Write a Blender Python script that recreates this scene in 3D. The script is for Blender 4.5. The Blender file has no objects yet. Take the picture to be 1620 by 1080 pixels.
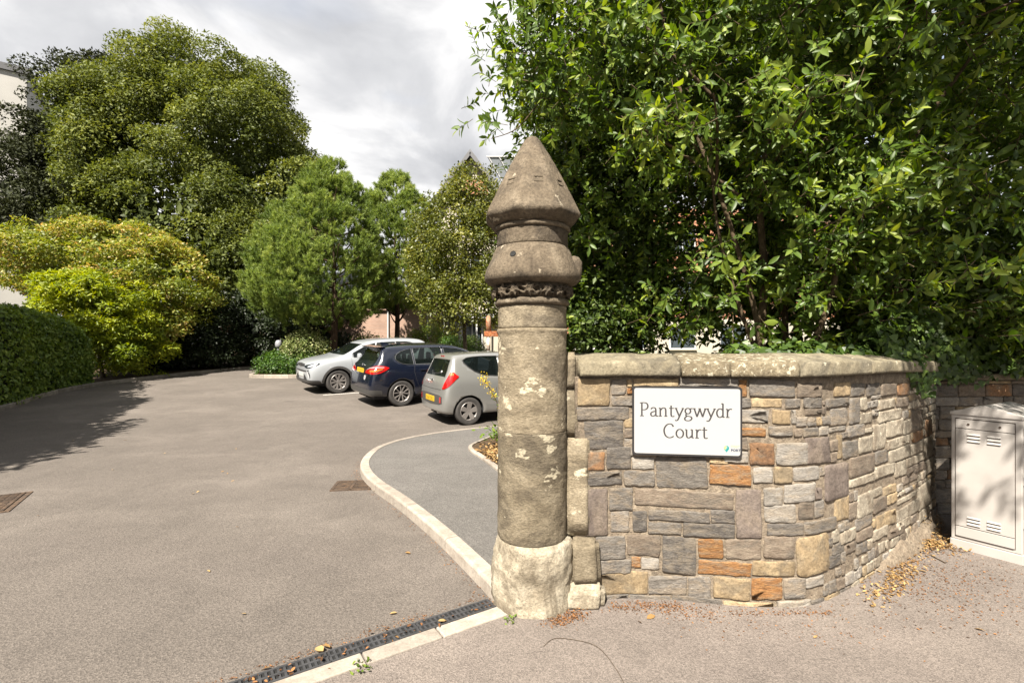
import bpy, bmesh, math, random
import numpy as np
from math import sin, cos, pi, radians, hypot, atan2
from mathutils import Vector, Matrix
from mathutils.bvhtree import BVHTree
from mathutils import noise as mnoise

SC = bpy.context.scene
COL = SC.collection
F, HZ, CH = 765.0, 552.0, 1.6            # focal length and horizon measured on the photograph (1620 wide), eye height

# ------------------------------------------------------------------ camera, sky, sun, exposure
cam_d = bpy.data.cameras.new("camera")
cam_d.sensor_width = 36.0
cam_d.lens = 36.0 * F / 1620.0
cam_d.shift_y = (HZ - 540.0) / 1620.0
cam_d.clip_start = 0.05
cam_d.clip_end = 600.0
cam = bpy.data.objects.new("camera", cam_d)
cam.location = (0, 0, CH)
cam.rotation_euler = (pi / 2, 0, 0)
COL.objects.link(cam)
SC.camera = cam

SUN_EL, SUN_AZ = radians(50.0), radians(20.0)   # azimuth: degrees to the left of straight behind the camera
TO_SUN = Vector((-sin(SUN_AZ) * cos(SUN_EL), -cos(SUN_AZ) * cos(SUN_EL), sin(SUN_EL)))

world = bpy.data.worlds.new("World")
SC.world = world
world.use_nodes = True
wt = world.node_tree
wt.nodes.clear()
w_out = wt.nodes.new("ShaderNodeOutputWorld")
w_bg = wt.nodes.new("ShaderNodeBackground")
w_bg.inputs["Strength"].default_value = 0.1
w_sky = wt.nodes.new("ShaderNodeTexSky")
w_sky.sky_type = 'NISHITA'
w_sky.sun_disc = False
w_sky.sun_elevation = SUN_EL
w_sky.sun_rotation = pi + SUN_AZ
w_sky.air_density = 1.0
w_sky.dust_density = 1.5
w_tc = wt.nodes.new("ShaderNodeTexCoord")
w_map = wt.nodes.new("ShaderNodeMapping")
w_map.inputs["Scale"].default_value = (1.0, 1.0, 2.2)
w_map.inputs["Location"].default_value = (0.35, 0.2, 0.1)
wt.links.new(w_tc.outputs["Generated"], w_map.inputs["Vector"])
w_n1 = wt.nodes.new("ShaderNodeTexNoise")
w_n1.inputs["Scale"].default_value = 2.3
w_n1.inputs["Detail"].default_value = 7.0
w_n1.inputs["Roughness"].default_value = 0.52
w_n1.inputs["Distortion"].default_value = 0.35
wt.links.new(w_map.outputs["Vector"], w_n1.inputs["Vector"])
w_r1 = wt.nodes.new("ShaderNodeValToRGB")      # brightness of the cloud layer
cr = w_r1.color_ramp
cr.elements[0].position = 0.34; cr.elements[0].color = (1.55, 1.58, 1.68, 1)
cr.elements[1].position = 0.62; cr.elements[1].color = (3.9, 3.85, 3.8, 1)
e = cr.elements.new(0.5); e.color = (2.45, 2.46, 2.52, 1)
wt.links.new(w_n1.outputs["Fac"], w_r1.inputs["Fac"])
w_n2 = wt.nodes.new("ShaderNodeTexNoise")
w_n2.inputs["Scale"].default_value = 1.7
w_n2.inputs["Detail"].default_value = 4.0
wt.links.new(w_map.outputs["Vector"], w_n2.inputs["Vector"])
w_r2 = wt.nodes.new("ShaderNodeValToRGB")      # cover
w_r2.color_ramp.elements[0].position = 0.25; w_r2.color_ramp.elements[0].color = (0.55, 0.55, 0.55, 1)
w_r2.color_ramp.elements[1].position = 0.45; w_r2.color_ramp.elements[1].color = (1, 1, 1, 1)
wt.links.new(w_n2.outputs["Fac"], w_r2.inputs["Fac"])
w_mix = wt.nodes.new("ShaderNodeMix"); w_mix.data_type = 'RGBA'
wt.links.new(w_r2.outputs["Color"], w_mix.inputs["Factor"])
wt.links.new(w_sky.outputs["Color"], w_mix.inputs["A"])
wt.links.new(w_r1.outputs["Color"], w_mix.inputs["B"])
wt.links.new(w_mix.outputs["Result"], w_bg.inputs["Color"])
wt.links.new(w_bg.outputs["Background"], w_out.inputs["Surface"])

sun_d = bpy.data.lights.new("sun", 'SUN')
sun_d.energy = 5.0
sun_d.angle = radians(0.5)
sun_d.color = (1.0, 0.93, 0.82)
sun = bpy.data.objects.new("sun", sun_d)
sun.rotation_euler = TO_SUN.to_track_quat('Z', 'Y').to_euler()
sun.location = (0, 0, 30)
COL.objects.link(sun)

SC.view_settings.view_transform = 'Standard'
SC.view_settings.look = 'None'
SC.view_settings.gamma = 1.0
SC.view_settings.exposure = 1.68
SC.view_settings.use_curve_mapping = False
SC.cycles.max_bounces = 6
SC.cycles.diffuse_bounces = 3
SC.cycles.glossy_bounces = 3
SC.cycles.transmission_bounces = 4
SC.cycles.transparent_max_bounces = 8
SC.cycles.use_denoising = True

# ------------------------------------------------------------------ helpers
def zg(x, y):
    """ground level: flat up to about 9.5 m, then rising into the car park"""
    t = y - 10.0
    return 0.065 * (0.5 * (t + math.sqrt(t * t + 0.6)))

def gp(px, py, z=0.0):
    """point on the plane of height z that the photograph shows at pixel px, py"""
    Y = (CH - z) * F / (py - HZ)
    return ((px - 810.0) / F * Y, Y)

def xp(px, Y): return (px - 810.0) / F * Y
def zp(py, Y): return CH - (py - HZ) * Y / F

def tag(o, label=None, cat=None, group=None, kind=None):
    if label: o["label"] = label
    if cat: o["category"] = cat
    if group: o["group"] = group
    if kind: o["kind"] = kind
    return o

def link(name, me, parent=None, loc=None, rot=None, m=None, kind=None):
    o = bpy.data.objects.new(name, me)
    COL.objects.link(o)
    if parent is not None: o.parent = parent
    if loc is not None: o.location = loc
    if rot is not None: o.rotation_euler = rot
    if m is not None and me is not None and len(me.materials) == 0: me.materials.append(m)
    if kind: o["kind"] = kind
    return o

def empty(name, loc=(0, 0, 0), rz=0.0, label=None, cat=None, group=None, kind=None, parent=None):
    o = bpy.data.objects.new(name, None)
    COL.objects.link(o)
    o.empty_display_size = 0.1
    o.location = loc
    o.rotation_euler = (0, 0, rz)
    if parent is not None: o.parent = parent
    return tag(o, label, cat, group, kind)

class MB:
    """collects shapes, builds one mesh"""
    def __init__(s): s.v = []; s.f = []; s.mi = []
    def add(s, vs, fs, mi=0):
        b = len(s.v); s.v.extend([tuple(p) for p in vs])
        for f in fs: s.f.append(tuple(b + i for i in f)); s.mi.append(mi)
    def box(s, c, d, rz=0.0, mi=0, taper=1.0, M=None):
        hx, hy, hz = d[0] / 2, d[1] / 2, d[2] / 2
        vs = []
        for sz, t in ((-1, 1.0), (1, taper)):
            for sx, sy in ((-1, -1), (1, -1), (1, 1), (-1, 1)):
                x, y, z = sx * hx * t, sy * hy * t, sz * hz
                if rz: x, y = x * cos(rz) - y * sin(rz), x * sin(rz) + y * cos(rz)
                p = Vector((x + c[0], y + c[1], z + c[2]))
                vs.append(M @ p if M else p)
        s.add(vs, [(0, 3, 2, 1), (4, 5, 6, 7), (0, 1, 5, 4), (1, 2, 6, 5), (2, 3, 7, 6), (3, 0, 4, 7)], mi)
    def bar(s, a, b, w, h, mi=0, up=Vector((0, 0, 1))):
        a, b = Vector(a), Vector(b); d = (b - a).normalized()
        sd = d.cross(up)
        if sd.length < 1e-4: sd = d.cross(Vector((1, 0, 0)))
        sd.normalize(); u = sd.cross(d)
        vs = []
        for p in (a, b):
            for i, j in ((-1, -1), (1, -1), (1, 1), (-1, 1)):
                vs.append(p + sd * (i * w / 2) + u * (j * h / 2))
        s.add(vs, [(0, 1, 2, 3), (7, 6, 5, 4), (0, 4, 5, 1), (1, 5, 6, 2), (2, 6, 7, 3), (3, 7, 4, 0)], mi)
    def tube(s, pts, rad, n=8, mi=0, cap=True):
        pts = [Vector(p) for p in pts]
        if not hasattr(rad, '__len__'): rad = [rad] * len(pts)
        rings = []; ref = None
        for i, p in enumerate(pts):
            t = (pts[min(i + 1, len(pts) - 1)] - pts[max(i - 1, 0)]).normalized()
            if ref is None:
                ref = Vector((0, 0, 1)) if abs(t.z) < 0.9 else Vector((1, 0, 0))
            a = t.cross(ref)
            if a.length < 1e-5: a = t.cross(Vector((0, 1, 0)))
            a.normalize(); b = a.cross(t); ref = b
            rings.append([p + (a * cos(2 * pi * k / n) + b * sin(2 * pi * k / n)) * rad[i] for k in range(n)])
        vs = [q for r in rings for q in r]; fs = []
        for i in range(len(rings) - 1):
            for k in range(n):
                fs.append((i * n + k, (i + 1) * n + k, (i + 1) * n + (k + 1) % n, i * n + (k + 1) % n))
        if cap:
            fs.append(tuple(range(n))); fs.append(tuple((len(rings) - 1) * n + k for k in reversed(range(n))))
        s.add(vs, fs, mi)
    def lathe(s, prof, n=48, mi=0, c=(0, 0), rf=None, axis='z', cap=True):
        vs = []; fs = []
        for (r, z) in prof:
            for k in range(n):
                a = 2 * pi * k / n
                rr = rf(r, a, z) if rf else r
                if axis == 'z': vs.append((c[0] + rr * cos(a), c[1] + rr * sin(a), z))
                else: vs.append((c[0] + rr * cos(a), z, c[1] + rr * sin(a)))
        for i in range(len(prof) - 1):
            for k in range(n):
                q = (i * n + k, i * n + (k + 1) % n, (i + 1) * n + (k + 1) % n, (i + 1) * n + k)
                fs.append(q if axis == 'z' else q[::-1])
        if cap:
            q = tuple(reversed(range(n))); w = tuple((len(prof) - 1) * n + k for k in range(n))
            fs.append(q if axis == 'z' else q[::-1]); fs.append(w if axis == 'z' else w[::-1])
        s.add(vs, fs, mi)
    def prism(s, poly, z0, z1, mi=0, M=None):
        n = len(poly)
        vs = [Vector((x, y, z0)) for x, y in poly] + [Vector((x, y, z1)) for x, y in poly]
        if M: vs = [M @ v for v in vs]
        s.add(vs, [tuple(reversed(range(n))), tuple(range(n, 2 * n))] + [(i, (i + 1) % n, n + (i + 1) % n, n + i) for i in range(n)], mi)
    def mesh(s, name, mats=(), smooth=False):
        me = bpy.data.meshes.new(name)
        me.from_pydata(s.v, [], s.f)
        for m in mats: me.materials.append(m)
        if len(mats) > 1: me.polygons.foreach_set("material_index", s.mi)
        if smooth: me.polygons.foreach_set("use_smooth", [True] * len(me.polygons))
        me.update()
        return me
    def build(s, name, mats, parent=None, loc=None, rot=None, smooth=False, kind=None, bevel=0.0):
        if not isinstance(mats, (list, tuple)): mats = [mats]
        me = s.mesh(name, mats, smooth)
        if bevel > 0:
            bm = bmesh.new(); bm.from_mesh(me)
            bmesh.ops.bevel(bm, geom=[e for e in bm.edges if e.calc_face_angle(0) > 0.5], offset=bevel, segments=2, affect='EDGES', profile=0.5)
            bm.to_mesh(me); bm.free()
        return link(name, me, parent, loc, rot, kind=kind)

def tri_mesh(name, V, T, tone=None):
    V = np.asarray(V, dtype=np.float32); T = np.asarray(T, dtype=np.int32)
    me = bpy.data.meshes.new(name)
    me.vertices.add(len(V)); me.vertices.foreach_set("co", V.ravel())
    me.loops.add(T.size); me.loops.foreach_set("vertex_index", T.ravel())
    me.polygons.add(len(T))
    me.polygons.foreach_set("loop_start", np.arange(0, T.size, 3, dtype=np.int32))
    me.polygons.foreach_set("loop_total", np.full(len(T), 3, dtype=np.int32))
    if tone is not None:
        at = me.attributes.new("tone", 'FLOAT', 'POINT')
        at.data.foreach_set("value", np.asarray(tone, dtype=np.float32))
    me.update(calc_edges=True)
    return me

def nrm(a): return a / np.maximum(np.linalg.norm(a, axis=-1, keepdims=True), 1e-9)

LEAF = {
 'diamond': (np.array([(0, 0, 0), (.45, .5, .07), (1, 0, -.05), (.45, -.5, .07)]), np.array([(0, 2, 1), (0, 3, 2)])),
 'oval': (np.array([(0, 0, 0), (.3, .42, .05), (.68, .42, .03), (1, 0, -.10), (.68, -.42, .03), (.3, -.42, .05)]),
          np.array([(0, 3, 2), (0, 2, 1), (0, 5, 4), (0, 4, 3)])),
 'laurel': (np.array([(0, 0, 0), (.28, .40, .05), (.62, .44, .03), (1.0, 0, -.12), (.62, -.44, .03), (.28, -.40, .05), (.28, 0, -.02), (.62, 0, -.03), (.86, .2, -.05), (.86, -.2, -.05)]),
            np.array([(0, 6, 1), (6, 7, 2), (6, 2, 1), (7, 8, 2), (7, 3, 8), (0, 5, 6), (6, 4, 7), (6, 5, 4), (7, 4, 9), (7, 9, 3)])),
 'ivy': (np.array([(0, 0, 0), (.1, .5, .03), (.42, .38, .02), (1, 0, -.06), (.42, -.38, .02), (.1, -.5, .03)]),
         np.array([(0, 3, 2), (0, 2, 1), (0, 5, 4), (0, 4, 3)])),
 'needle': (np.array([(0, .5, 0), (0, -.5, 0), (1, 0, 0)]), np.array([(0, 1, 2)])),
}
def leaves(name, P, D, N, L, W, tone, kind='diamond'):
    T, FT = LEAF[kind]
    n, m = len(P), len(T)
    D = nrm(D); S = nrm(np.cross(D, N)); N = np.cross(S, D)
    L = np.broadcast_to(np.asarray(L, float), (n,)); W = np.broadcast_to(np.asarray(W, float), (n,))
    V = (P[:, None] + D[:, None] * (T[None, :, 0:1] * L[:, None, None]) + S[:, None] * (T[None, :, 1:2] * W[:, None, None])
         + N[:, None] * (T[None, :, 2:3] * L[:, None, None]))
    FF = (FT[None] + (np.arange(n) * m)[:, None, None]).reshape(-1, 3)
    return tri_mesh(name, V.reshape(-1, 3), FF, np.repeat(tone, m))

def vnoise(P, seed=0.0, s=1.0):
    q = P * s + seed * 7.31
    return (np.sin(q[..., 0] * 1.7 + 1.3 * np.sin(q[..., 1] * 1.1 + seed)) + np.sin(q[..., 1] * 2.1 + 1.7 * np.sin(q[..., 2] * 1.3))
            + np.sin(q[..., 2] * 1.9 + 1.5 * np.sin(q[..., 0] * 1.4 + 2.0))) / 3.0

def lobes_points(lobes, n, rng, inner=0.6, bump=0.15, seed=0.0, keep=0.62):
    """random points near the surface of a union of ellipsoids, with outward directions"""
    C = np.array([l[0] for l in lobes], float); R = np.array([l[1] for l in lobes], float)
    w = (R[:, 0] * R[:, 1] + R[:, 1] * R[:, 2] + R[:, 0] * R[:, 2]); w = w / w.sum()
    P = np.zeros((0, 3)); O = np.zeros((0, 3))
    while len(P) < n:
        k = rng.choice(len(lobes), size=n, p=w)
        d = nrm(rng.normal(size=(n, 3)))
        rr = 1 - rng.random(n) ** 1.8 * (1 - inner)
        rr = rr * (1 + bump * vnoise(d * 3.1 + k[:, None], seed) + 0.5 * bump * vnoise(d * 8.0 + k[:, None], seed + 3))
        p = C[k] + d * R[k] * rr[:, None]
        o = nrm(d / R[k])
        ok = np.ones(n, bool)
        for j in range(len(lobes)):
            q = np.linalg.norm((p - C[j]) / R[j], axis=1)
            ok &= (q > keep) | (k == j)
        P = np.vstack([P, p[ok]]); O = np.vstack([O, o[ok]])
    return P[:n], O[:n]

def clump_leaves(name, lobes, n_cl, per, spread, L, W, rng, kind='diamond', inner=0.6, bump=0.15, seed=0.0, up=0.6, tone_up=0.25, flat=1.0, zmin=None, keep=.62):
    P, O = lobes_points(lobes, n_cl, rng, inner, bump, seed, keep)
    if zmin is not None:
        ok = P[:, 2] > zmin; P, O = P[ok], O[ok]
    n = len(P)
    ct = rng.normal(0, 0.13, n)
    p = np.repeat(P, per, 0) + rng.normal(0, 1, (n * per, 3)) * spread * np.array([1, 1, flat])
    o = np.repeat(O, per, 0)
    rn = rng.normal(size=(n * per, 3))
    N = nrm(o * 0.55 + np.array([0, 0, up]) + rn * 0.55)
    D = nrm(np.cross(N, rng.normal(size=(n * per, 3))) + o * 0.3 + np.array([0, 0, -.15]))
    t = np.clip(0.45 + np.repeat(ct, per) + rng.normal(0, 0.17, n * per), 0, 1)
    Ls = L * rng.uniform(0.7, 1.25, n * per)
    return leaves(name, p, D, N, Ls, Ls * (W / L), t, kind)

def bough_points(lobes, nb, r, per, rng, flat=.65, inner=.80, bump=.15, seed=0.0, keep=.7, deep=.5, fil=None):
    """points on many small boughs that sit on the big lobes: gives lit tops and dark hollows"""
    P, O = lobes_points(lobes, nb, rng, inner, bump, seed, keep)
    if fil is not None:
        ok = fil(P); P, O = P[ok], O[ok]
    n = len(P); R = r * rng.uniform(.6, 1.35, n)
    per_i = np.maximum(2, (per * (R / r) ** 2).astype(int)); k = np.repeat(np.arange(n), per_i); m = len(k)
    d = nrm(nrm(rng.normal(size=(m, 3))) + .55 * (O[k] * .8 + np.array([0, 0, .6])))
    rad = (1 - deep * rng.random(m) ** 2) * (1 + .18 * vnoise(d * 4 + k[:, None] * 1.7, seed))
    p = P[k] + d * (R[k] * rad)[:, None] * np.array([1, 1, flat])
    return p, d, O[k], k

def bough_leaves(name, lobes, nb, r, per, L, W, rng, kind='diamond', flat=.65, bump=.15, seed=0.0, up=.5, core=900, corek=.80, cl=4.0, fil=None, tilt=.5, deep=.5, inner=.80):
    p, d, O, k = bough_points(lobes, nb, r, per, rng, flat, inner, bump, seed, deep=deep, fil=fil)
    n = len(p); ct = rng.normal(0, .12, k.max() + 1)
    N = nrm(d * .6 + np.array([0, 0, up]) + rng.normal(size=(n, 3)) * tilt)
    D = nrm(np.cross(N, rng.normal(size=(n, 3))) + d * .35)
    t = np.clip(.45 + ct[k] + rng.normal(0, .16, n), 0, 1); Ls = L * rng.uniform(.65, 1.3, n)
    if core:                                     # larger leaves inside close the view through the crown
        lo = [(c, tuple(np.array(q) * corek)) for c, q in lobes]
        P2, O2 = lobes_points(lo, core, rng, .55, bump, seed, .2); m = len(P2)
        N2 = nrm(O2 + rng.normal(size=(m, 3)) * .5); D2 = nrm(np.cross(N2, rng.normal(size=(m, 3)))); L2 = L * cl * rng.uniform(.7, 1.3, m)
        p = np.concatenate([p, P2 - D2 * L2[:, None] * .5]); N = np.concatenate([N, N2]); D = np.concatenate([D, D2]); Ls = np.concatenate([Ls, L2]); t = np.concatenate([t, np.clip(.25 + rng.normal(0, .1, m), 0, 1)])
    return leaves(name, p, D, N, Ls, Ls * (W / L), t, kind)

def spline(pts, n):
    """Catmull-Rom through points"""
    pts = [Vector(p) for p in pts]; P = [pts[0]] + pts + [pts[-1]]; out = []
    m = len(pts) - 1
    for i in range(n + 1):
        t = i / n * m; k = min(int(t), m - 1); u = t - k
        a, b, c, d = P[k], P[k + 1], P[k + 2], P[k + 3]
        out.append(0.5 * ((2 * b) + (c - a) * u + (2 * a - 5 * b + 4 * c - d) * u * u + (3 * b - a - 3 * c + d) * u ** 3))
    return out

# ------------------------------------------------------------------ materials
def new_mat(name):
    m = bpy.data.materials.new(name); m.use_nodes = True
    nt = m.node_tree; nt.nodes.clear()
    out = nt.nodes.new("ShaderNodeOutputMaterial"); b = nt.nodes.new("ShaderNodeBsdfPrincipled")
    nt.links.new(b.outputs[0], out.inputs[0])
    return m, nt, b, out

def ramp(nt, stops, src=None):
    r = nt.nodes.new("ShaderNodeValToRGB"); el = r.color_ramp.elements
    while len(el) < len(stops): el.new(0.5)
    for e, (p, c) in zip(el, stops):
        e.position = p; e.color = (c[0], c[1], c[2], 1) if hasattr(c, '__len__') else (c, c, c, 1)
    if src is not None: nt.links.new(src, r.inputs["Fac"])
    return r

def noise(nt, vec, scale, detail=4.0, rough=0.55, dist=0.0):
    n = nt.nodes.new("ShaderNodeTexNoise")
    n.inputs["Scale"].default_value = scale; n.inputs["Detail"].default_value = detail
    n.inputs["Roughness"].default_value = rough; n.inputs["Distortion"].default_value = dist
    if vec is not None: nt.links.new(vec, n.inputs["Vector"])
    return n

def mixc(nt, a, b, fac, mode='MIX'):
    m = nt.nodes.new("ShaderNodeMix"); m.data_type = 'RGBA'; m.blend_type = mode
    for sock, v in (("A", a), ("B", b), ("Factor", fac)):
        if hasattr(v, 'is_linked') or hasattr(v, 'links'): nt.links.new(v, m.inputs[sock])
        elif sock == "Factor": m.inputs[sock].default_value = v
        else: m.inputs[sock].default_value = (v[0], v[1], v[2], 1)
    return m.outputs["Result"]

def obj_coords(nt, shuffle=True, scale=(1, 1, 1)):
    tc = nt.nodes.new("ShaderNodeTexCoord")
    mp = nt.nodes.new("ShaderNodeMapping"); mp.inputs["Scale"].default_value = scale
    nt.links.new(tc.outputs["Object"], mp.inputs["Vector"])
    rnd = None
    if shuffle:
        oi = nt.nodes.new("ShaderNodeObjectInfo"); rnd = oi.outputs["Random"]
        mm = nt.nodes.new("ShaderNodeVectorMath"); mm.operation = 'SCALE'
        mm.inputs[0].default_value = (37.0, 61.0, 23.0); nt.links.new(rnd, mm.inputs["Scale"])
        nt.links.new(mm.outputs[0], mp.inputs["Location"])
    return mp.outputs["Vector"], rnd

def bump(nt, b, src, strength=0.3, dist=0.01, prev=None):
    n = nt.nodes.new("ShaderNodeBump"); n.inputs["Strength"].default_value = strength; n.inputs["Distance"].default_value = dist
    nt.links.new(src, n.inputs["Height"])
    if prev is not None: nt.links.new(prev, n.inputs["Normal"])
    nt.links.new(n.outputs[0], b.inputs["Normal"])
    return n.outputs[0]

def plain(name, c, rough=0.5, metal=0.0, spec=0.5, coat=0.0, var=0.0, vs=8.0, bmp=0.0):
    m, nt, b, out = new_mat(name)
    b.inputs["Base Color"].default_value = (*c, 1); b.inputs["Roughness"].default_value = rough
    b.inputs["Metallic"].default_value = metal; b.inputs["Specular IOR Level"].default_value = spec
    b.inputs["Coat Weight"].default_value = coat; b.inputs["Coat Roughness"].default_value = 0.04
    if var > 0 or bmp > 0:
        v, _ = obj_coords(nt, False); n = noise(nt, v, vs, 6)
        if var > 0:
            r = ramp(nt, [(0.3, [x * (1 - var) for x in c]), (0.7, [min(1, x * (1 + var)) for x in c])], n.outputs["Fac"])
            nt.links.new(r.outputs["Color"], b.inputs["Base Color"])
        if bmp > 0: bump(nt, b, n.outputs["Fac"], bmp, 0.01)
    return m

def stone(name, c0, c1, c2, scale=14.0, stain=None, stain_amt=0.5, lich=None, lich_thr=0.64, bmp=0.5, band=0.0, bscale=1.0, grain=0.30, pits=0.45, lscale=2.6):
    """three-tone stone, a stain colour in patches, pale lichen specks, grain and dark pits"""
    m, nt, b, out = new_mat(name)
    v, rnd = obj_coords(nt, True, (1, 1, 1.0 + band))
    n1 = noise(nt, v, scale, 8, 0.66, 0.4)
    col = ramp(nt, [(0.30, c0), (0.5, c1), (0.70, c2)], n1.outputs["Fac"]).outputs["Color"]
    if stain is not None:
        n2 = noise(nt, v, scale * 0.5, 8, 0.68, 0.8)
        f = ramp(nt, [(0.47, 0.0), (0.60, stain_amt)], n2.outputs["Fac"]).outputs["Color"]
        col = mixc(nt, col, stain, f)
    if lich is not None:
        n3 = noise(nt, v, scale * lscale, 4, 0.6)
        f = ramp(nt, [(lich_thr, 0.0), (lich_thr + 0.03, 0.85)], n3.outputs["Fac"]).outputs["Color"]
        col = mixc(nt, col, lich, f)
    if rnd is not None:
        hs = nt.nodes.new("ShaderNodeHueSaturation")
        mr = nt.nodes.new("ShaderNodeMapRange"); mr.inputs["To Min"].default_value = 0.84; mr.inputs["To Max"].default_value = 1.18
        nt.links.new(rnd, mr.inputs["Value"]); nt.links.new(mr.outputs[0], hs.inputs["Value"]); nt.links.new(col, hs.inputs["Color"])
        col = hs.outputs["Color"]
    g = noise(nt, v, 62.0, 5, 0.72)
    gr = ramp(nt, [(0.30, 1 - grain * 1.2), (0.5, 1.0), (0.70, 1 + grain)], g.outputs["Fac"]).outputs["Color"]
    col = mixc(nt, col, gr, 1.0, 'MULTIPLY')
    pt = noise(nt, v, 34.0, 6, 0.7, 0.5)
    pr = ramp(nt, [(0.30, 1 - pits), (0.40, 1.0)], pt.outputs["Fac"]).outputs["Color"]
    col = mixc(nt, col, pr, 1.0, 'MULTIPLY')
    nt.links.new(col, b.inputs["Base Color"])
    b.inputs["Roughness"].default_value = 0.92; b.inputs["Specular IOR Level"].default_value = 0.22
    p = bump(nt, b, n1.outputs["Fac"], bmp * .7, 0.02 * bscale)
    p = bump(nt, b, pt.outputs["Fac"], min(1, bmp * 1.1), 0.012 * bscale, p)
    bump(nt, b, g.outputs["Fac"], min(1, bmp), 0.006 * bscale, p)
    return m

def leaf_mat(name, dark, mid, light, trans=0.35, rough=0.45, spec=0.45, tcol=None):
    m, nt, b, out = new_mat(name)
    a = nt.nodes.new("ShaderNodeAttribute"); a.attribute_name = "tone"
    r = ramp(nt, [(0.1, dark), (0.5, mid), (0.92, light)], a.outputs["Fac"])
    nt.links.new(r.outputs["Color"], b.inputs["Base Color"])
    b.inputs["Roughness"].default_value = rough; b.inputs["Specular IOR Level"].default_value = spec
    t = nt.nodes.new("ShaderNodeBsdfTranslucent")
    hs = nt.nodes.new("ShaderNodeHueSaturation"); hs.inputs["Hue"].default_value = 0.488; hs.inputs["Saturation"].default_value = 1.15; hs.inputs["Value"].default_value = 1.7
    nt.links.new(r.outputs["Color"], hs.inputs["Color"]); nt.links.new(hs.outputs["Color"], t.inputs["Color"])
    mx = nt.nodes.new("ShaderNodeMixShader"); mx.inputs[0].default_value = trans
    nt.links.new(b.outputs[0], mx.inputs[1]); nt.links.new(t.outputs[0], mx.inputs[2]); nt.links.new(mx.outputs[0], out.inputs[0])
    return m

def asphalt(name, c, warm, speck=0.5, patch=0.18, scale=1.0):
    m, nt, b, out = new_mat(name)
    v, _ = obj_coords(nt, False)
    big = noise(nt, v, 0.55 * scale, 6, 0.6, 0.4)
    col = ramp(nt, [(0.3, [x * (1 - patch) for x in c]), (0.5, c), (0.7, [min(1, x * (1 + patch)) for x in warm])], big.outputs["Fac"]).outputs["Color"]
    st = noise(nt, v, 2.7 * scale, 7, 0.65, 0.8)
    sr = ramp(nt, [(0.34, 0.90), (0.5, 1.0), (0.68, 1.06)], st.outputs["Fac"]).outputs["Color"]
    col = mixc(nt, col, sr, 1.0, 'MULTIPLY')
    mp = nt.nodes.new("ShaderNodeMapping"); mp.inputs["Scale"].default_value = (.25, 1.1, 1); mp.inputs["Rotation"].default_value = (0, 0, .5)
    nt.links.new(v, mp.inputs["Vector"])
    sk = noise(nt, mp.outputs["Vector"], 1.6 * scale, 5, 0.6, 0.3)
    kr = ramp(nt, [(0.50, 1.0), (0.64, 1.10), (0.72, 1.13)], sk.outputs["Fac"]).outputs["Color"]
    col = mixc(nt, col, kr, 1.0, 'MULTIPLY')
    oil = noise(nt, v, 1.1 * scale, 3, 0.5, 0.2)
    orr = ramp(nt, [(0.69, 1.0), (0.76, 0.80)], oil.outputs["Fac"]).outputs["Color"]
    col = mixc(nt, col, orr, 1.0, 'MULTIPLY')
    vo = nt.nodes.new("ShaderNodeTexVoronoi"); vo.inputs["Scale"].default_value = 130 * scale
    nt.links.new(v, vo.inputs["Vector"])
    vr = ramp(nt, [(0.0, 1 + speck * .8), (0.45, 1.0), (0.9, 1 - speck)], vo.outputs["Color"]).outputs["Color"]
    col = mixc(nt, col, vr, 0.75, 'MULTIPLY')
    ag = noise(nt, v, 60 * scale, 4, 0.75)
    ar = ramp(nt, [(0.33, 1 - speck * .9), (0.5, 1.0), (0.68, 1 + speck * .7)], ag.outputs["Fac"]).outputs["Color"]
    col = mixc(nt, col, ar, 0.8, 'MULTIPLY')
    nt.links.new(col, b.inputs["Base Color"])
    b.inputs["Roughness"].default_value = 0.88; b.inputs["Specular IOR Level"].default_value = 0.3
    p = bump(nt, b, vo.outputs["Distance"], 0.5, 0.006)
    bump(nt, b, ag.outputs["Fac"], 0.4, 0.008, p)
    return m

M = {}
M['drive'] = asphalt('drive_asphalt', (.108, .093, .081), (.119, .103, .090), 0.42, 0.12)
M['pave'] = asphalt('pavement_asphalt', (.150, .127, .112), (.162, .138, .120), 0.42, 0.10, 1.35)
M['path'] = asphalt('path_asphalt', (.108, .101, .094), (.115, .106, .099), 0.42, 0.07)
M['soil'] = stone('soil', (.03, .02, .012), (.055, .036, .02), (.09, .06, .035), 5, bmp=0.8)
M['earth'] = stone('earth', (.03, .03, .015), (.05, .05, .02), (.07, .065, .03), 1.0, bmp=0.6)
M['kerb'] = stone('kerb_concrete', (.215, .185, .155), (.262, .23, .195), (.31, .275, .235), 9, (.15, .122, .095), .35, bmp=0.25, grain=.16, pits=.2)
M['kerbdark'] = stone('old_kerb', (.15, .135, .112), (.20, .18, .152), (.26, .232, .196), 6, (.10, .09, .07), .5, bmp=0.3)
M['mortar'] = stone('mortar', (.135, .105, .077), (.19, .152, .112), (.25, .207, .155), 20, (.10, .083, .064), .65, (.33, .28, .21), .65, bmp=1.0)
S_ = {}
S_['g'] = stone('grey_sandstone', (.090, .080, .070), (.138, .124, .109), (.19, .172, .15), 13, (.205, .162, .115), .65, (.28, .24, .19), .67, band=1.5, bmp=.7)
S_['l'] = stone('light_grey_stone', (.145, .13, .112), (.195, .178, .157), (.245, .226, .20), 13, (.225, .182, .132), .5, (.30, .265, .21), .69, band=1.5)
S_['d'] = stone('dark_slate_stone', (.056, .050, .045), (.086, .077, .069), (.135, .122, .107), 12, (.17, .14, .105), .6, (.25, .215, .165), .69, band=1.5, bmp=.7)
S_['p'] = stone('purple_grey_stone', (.078, .061, .052), (.108, .087, .075), (.145, .118, .10), 9, (.175, .14, .108), .5, (.26, .21, .16), .73)
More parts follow.
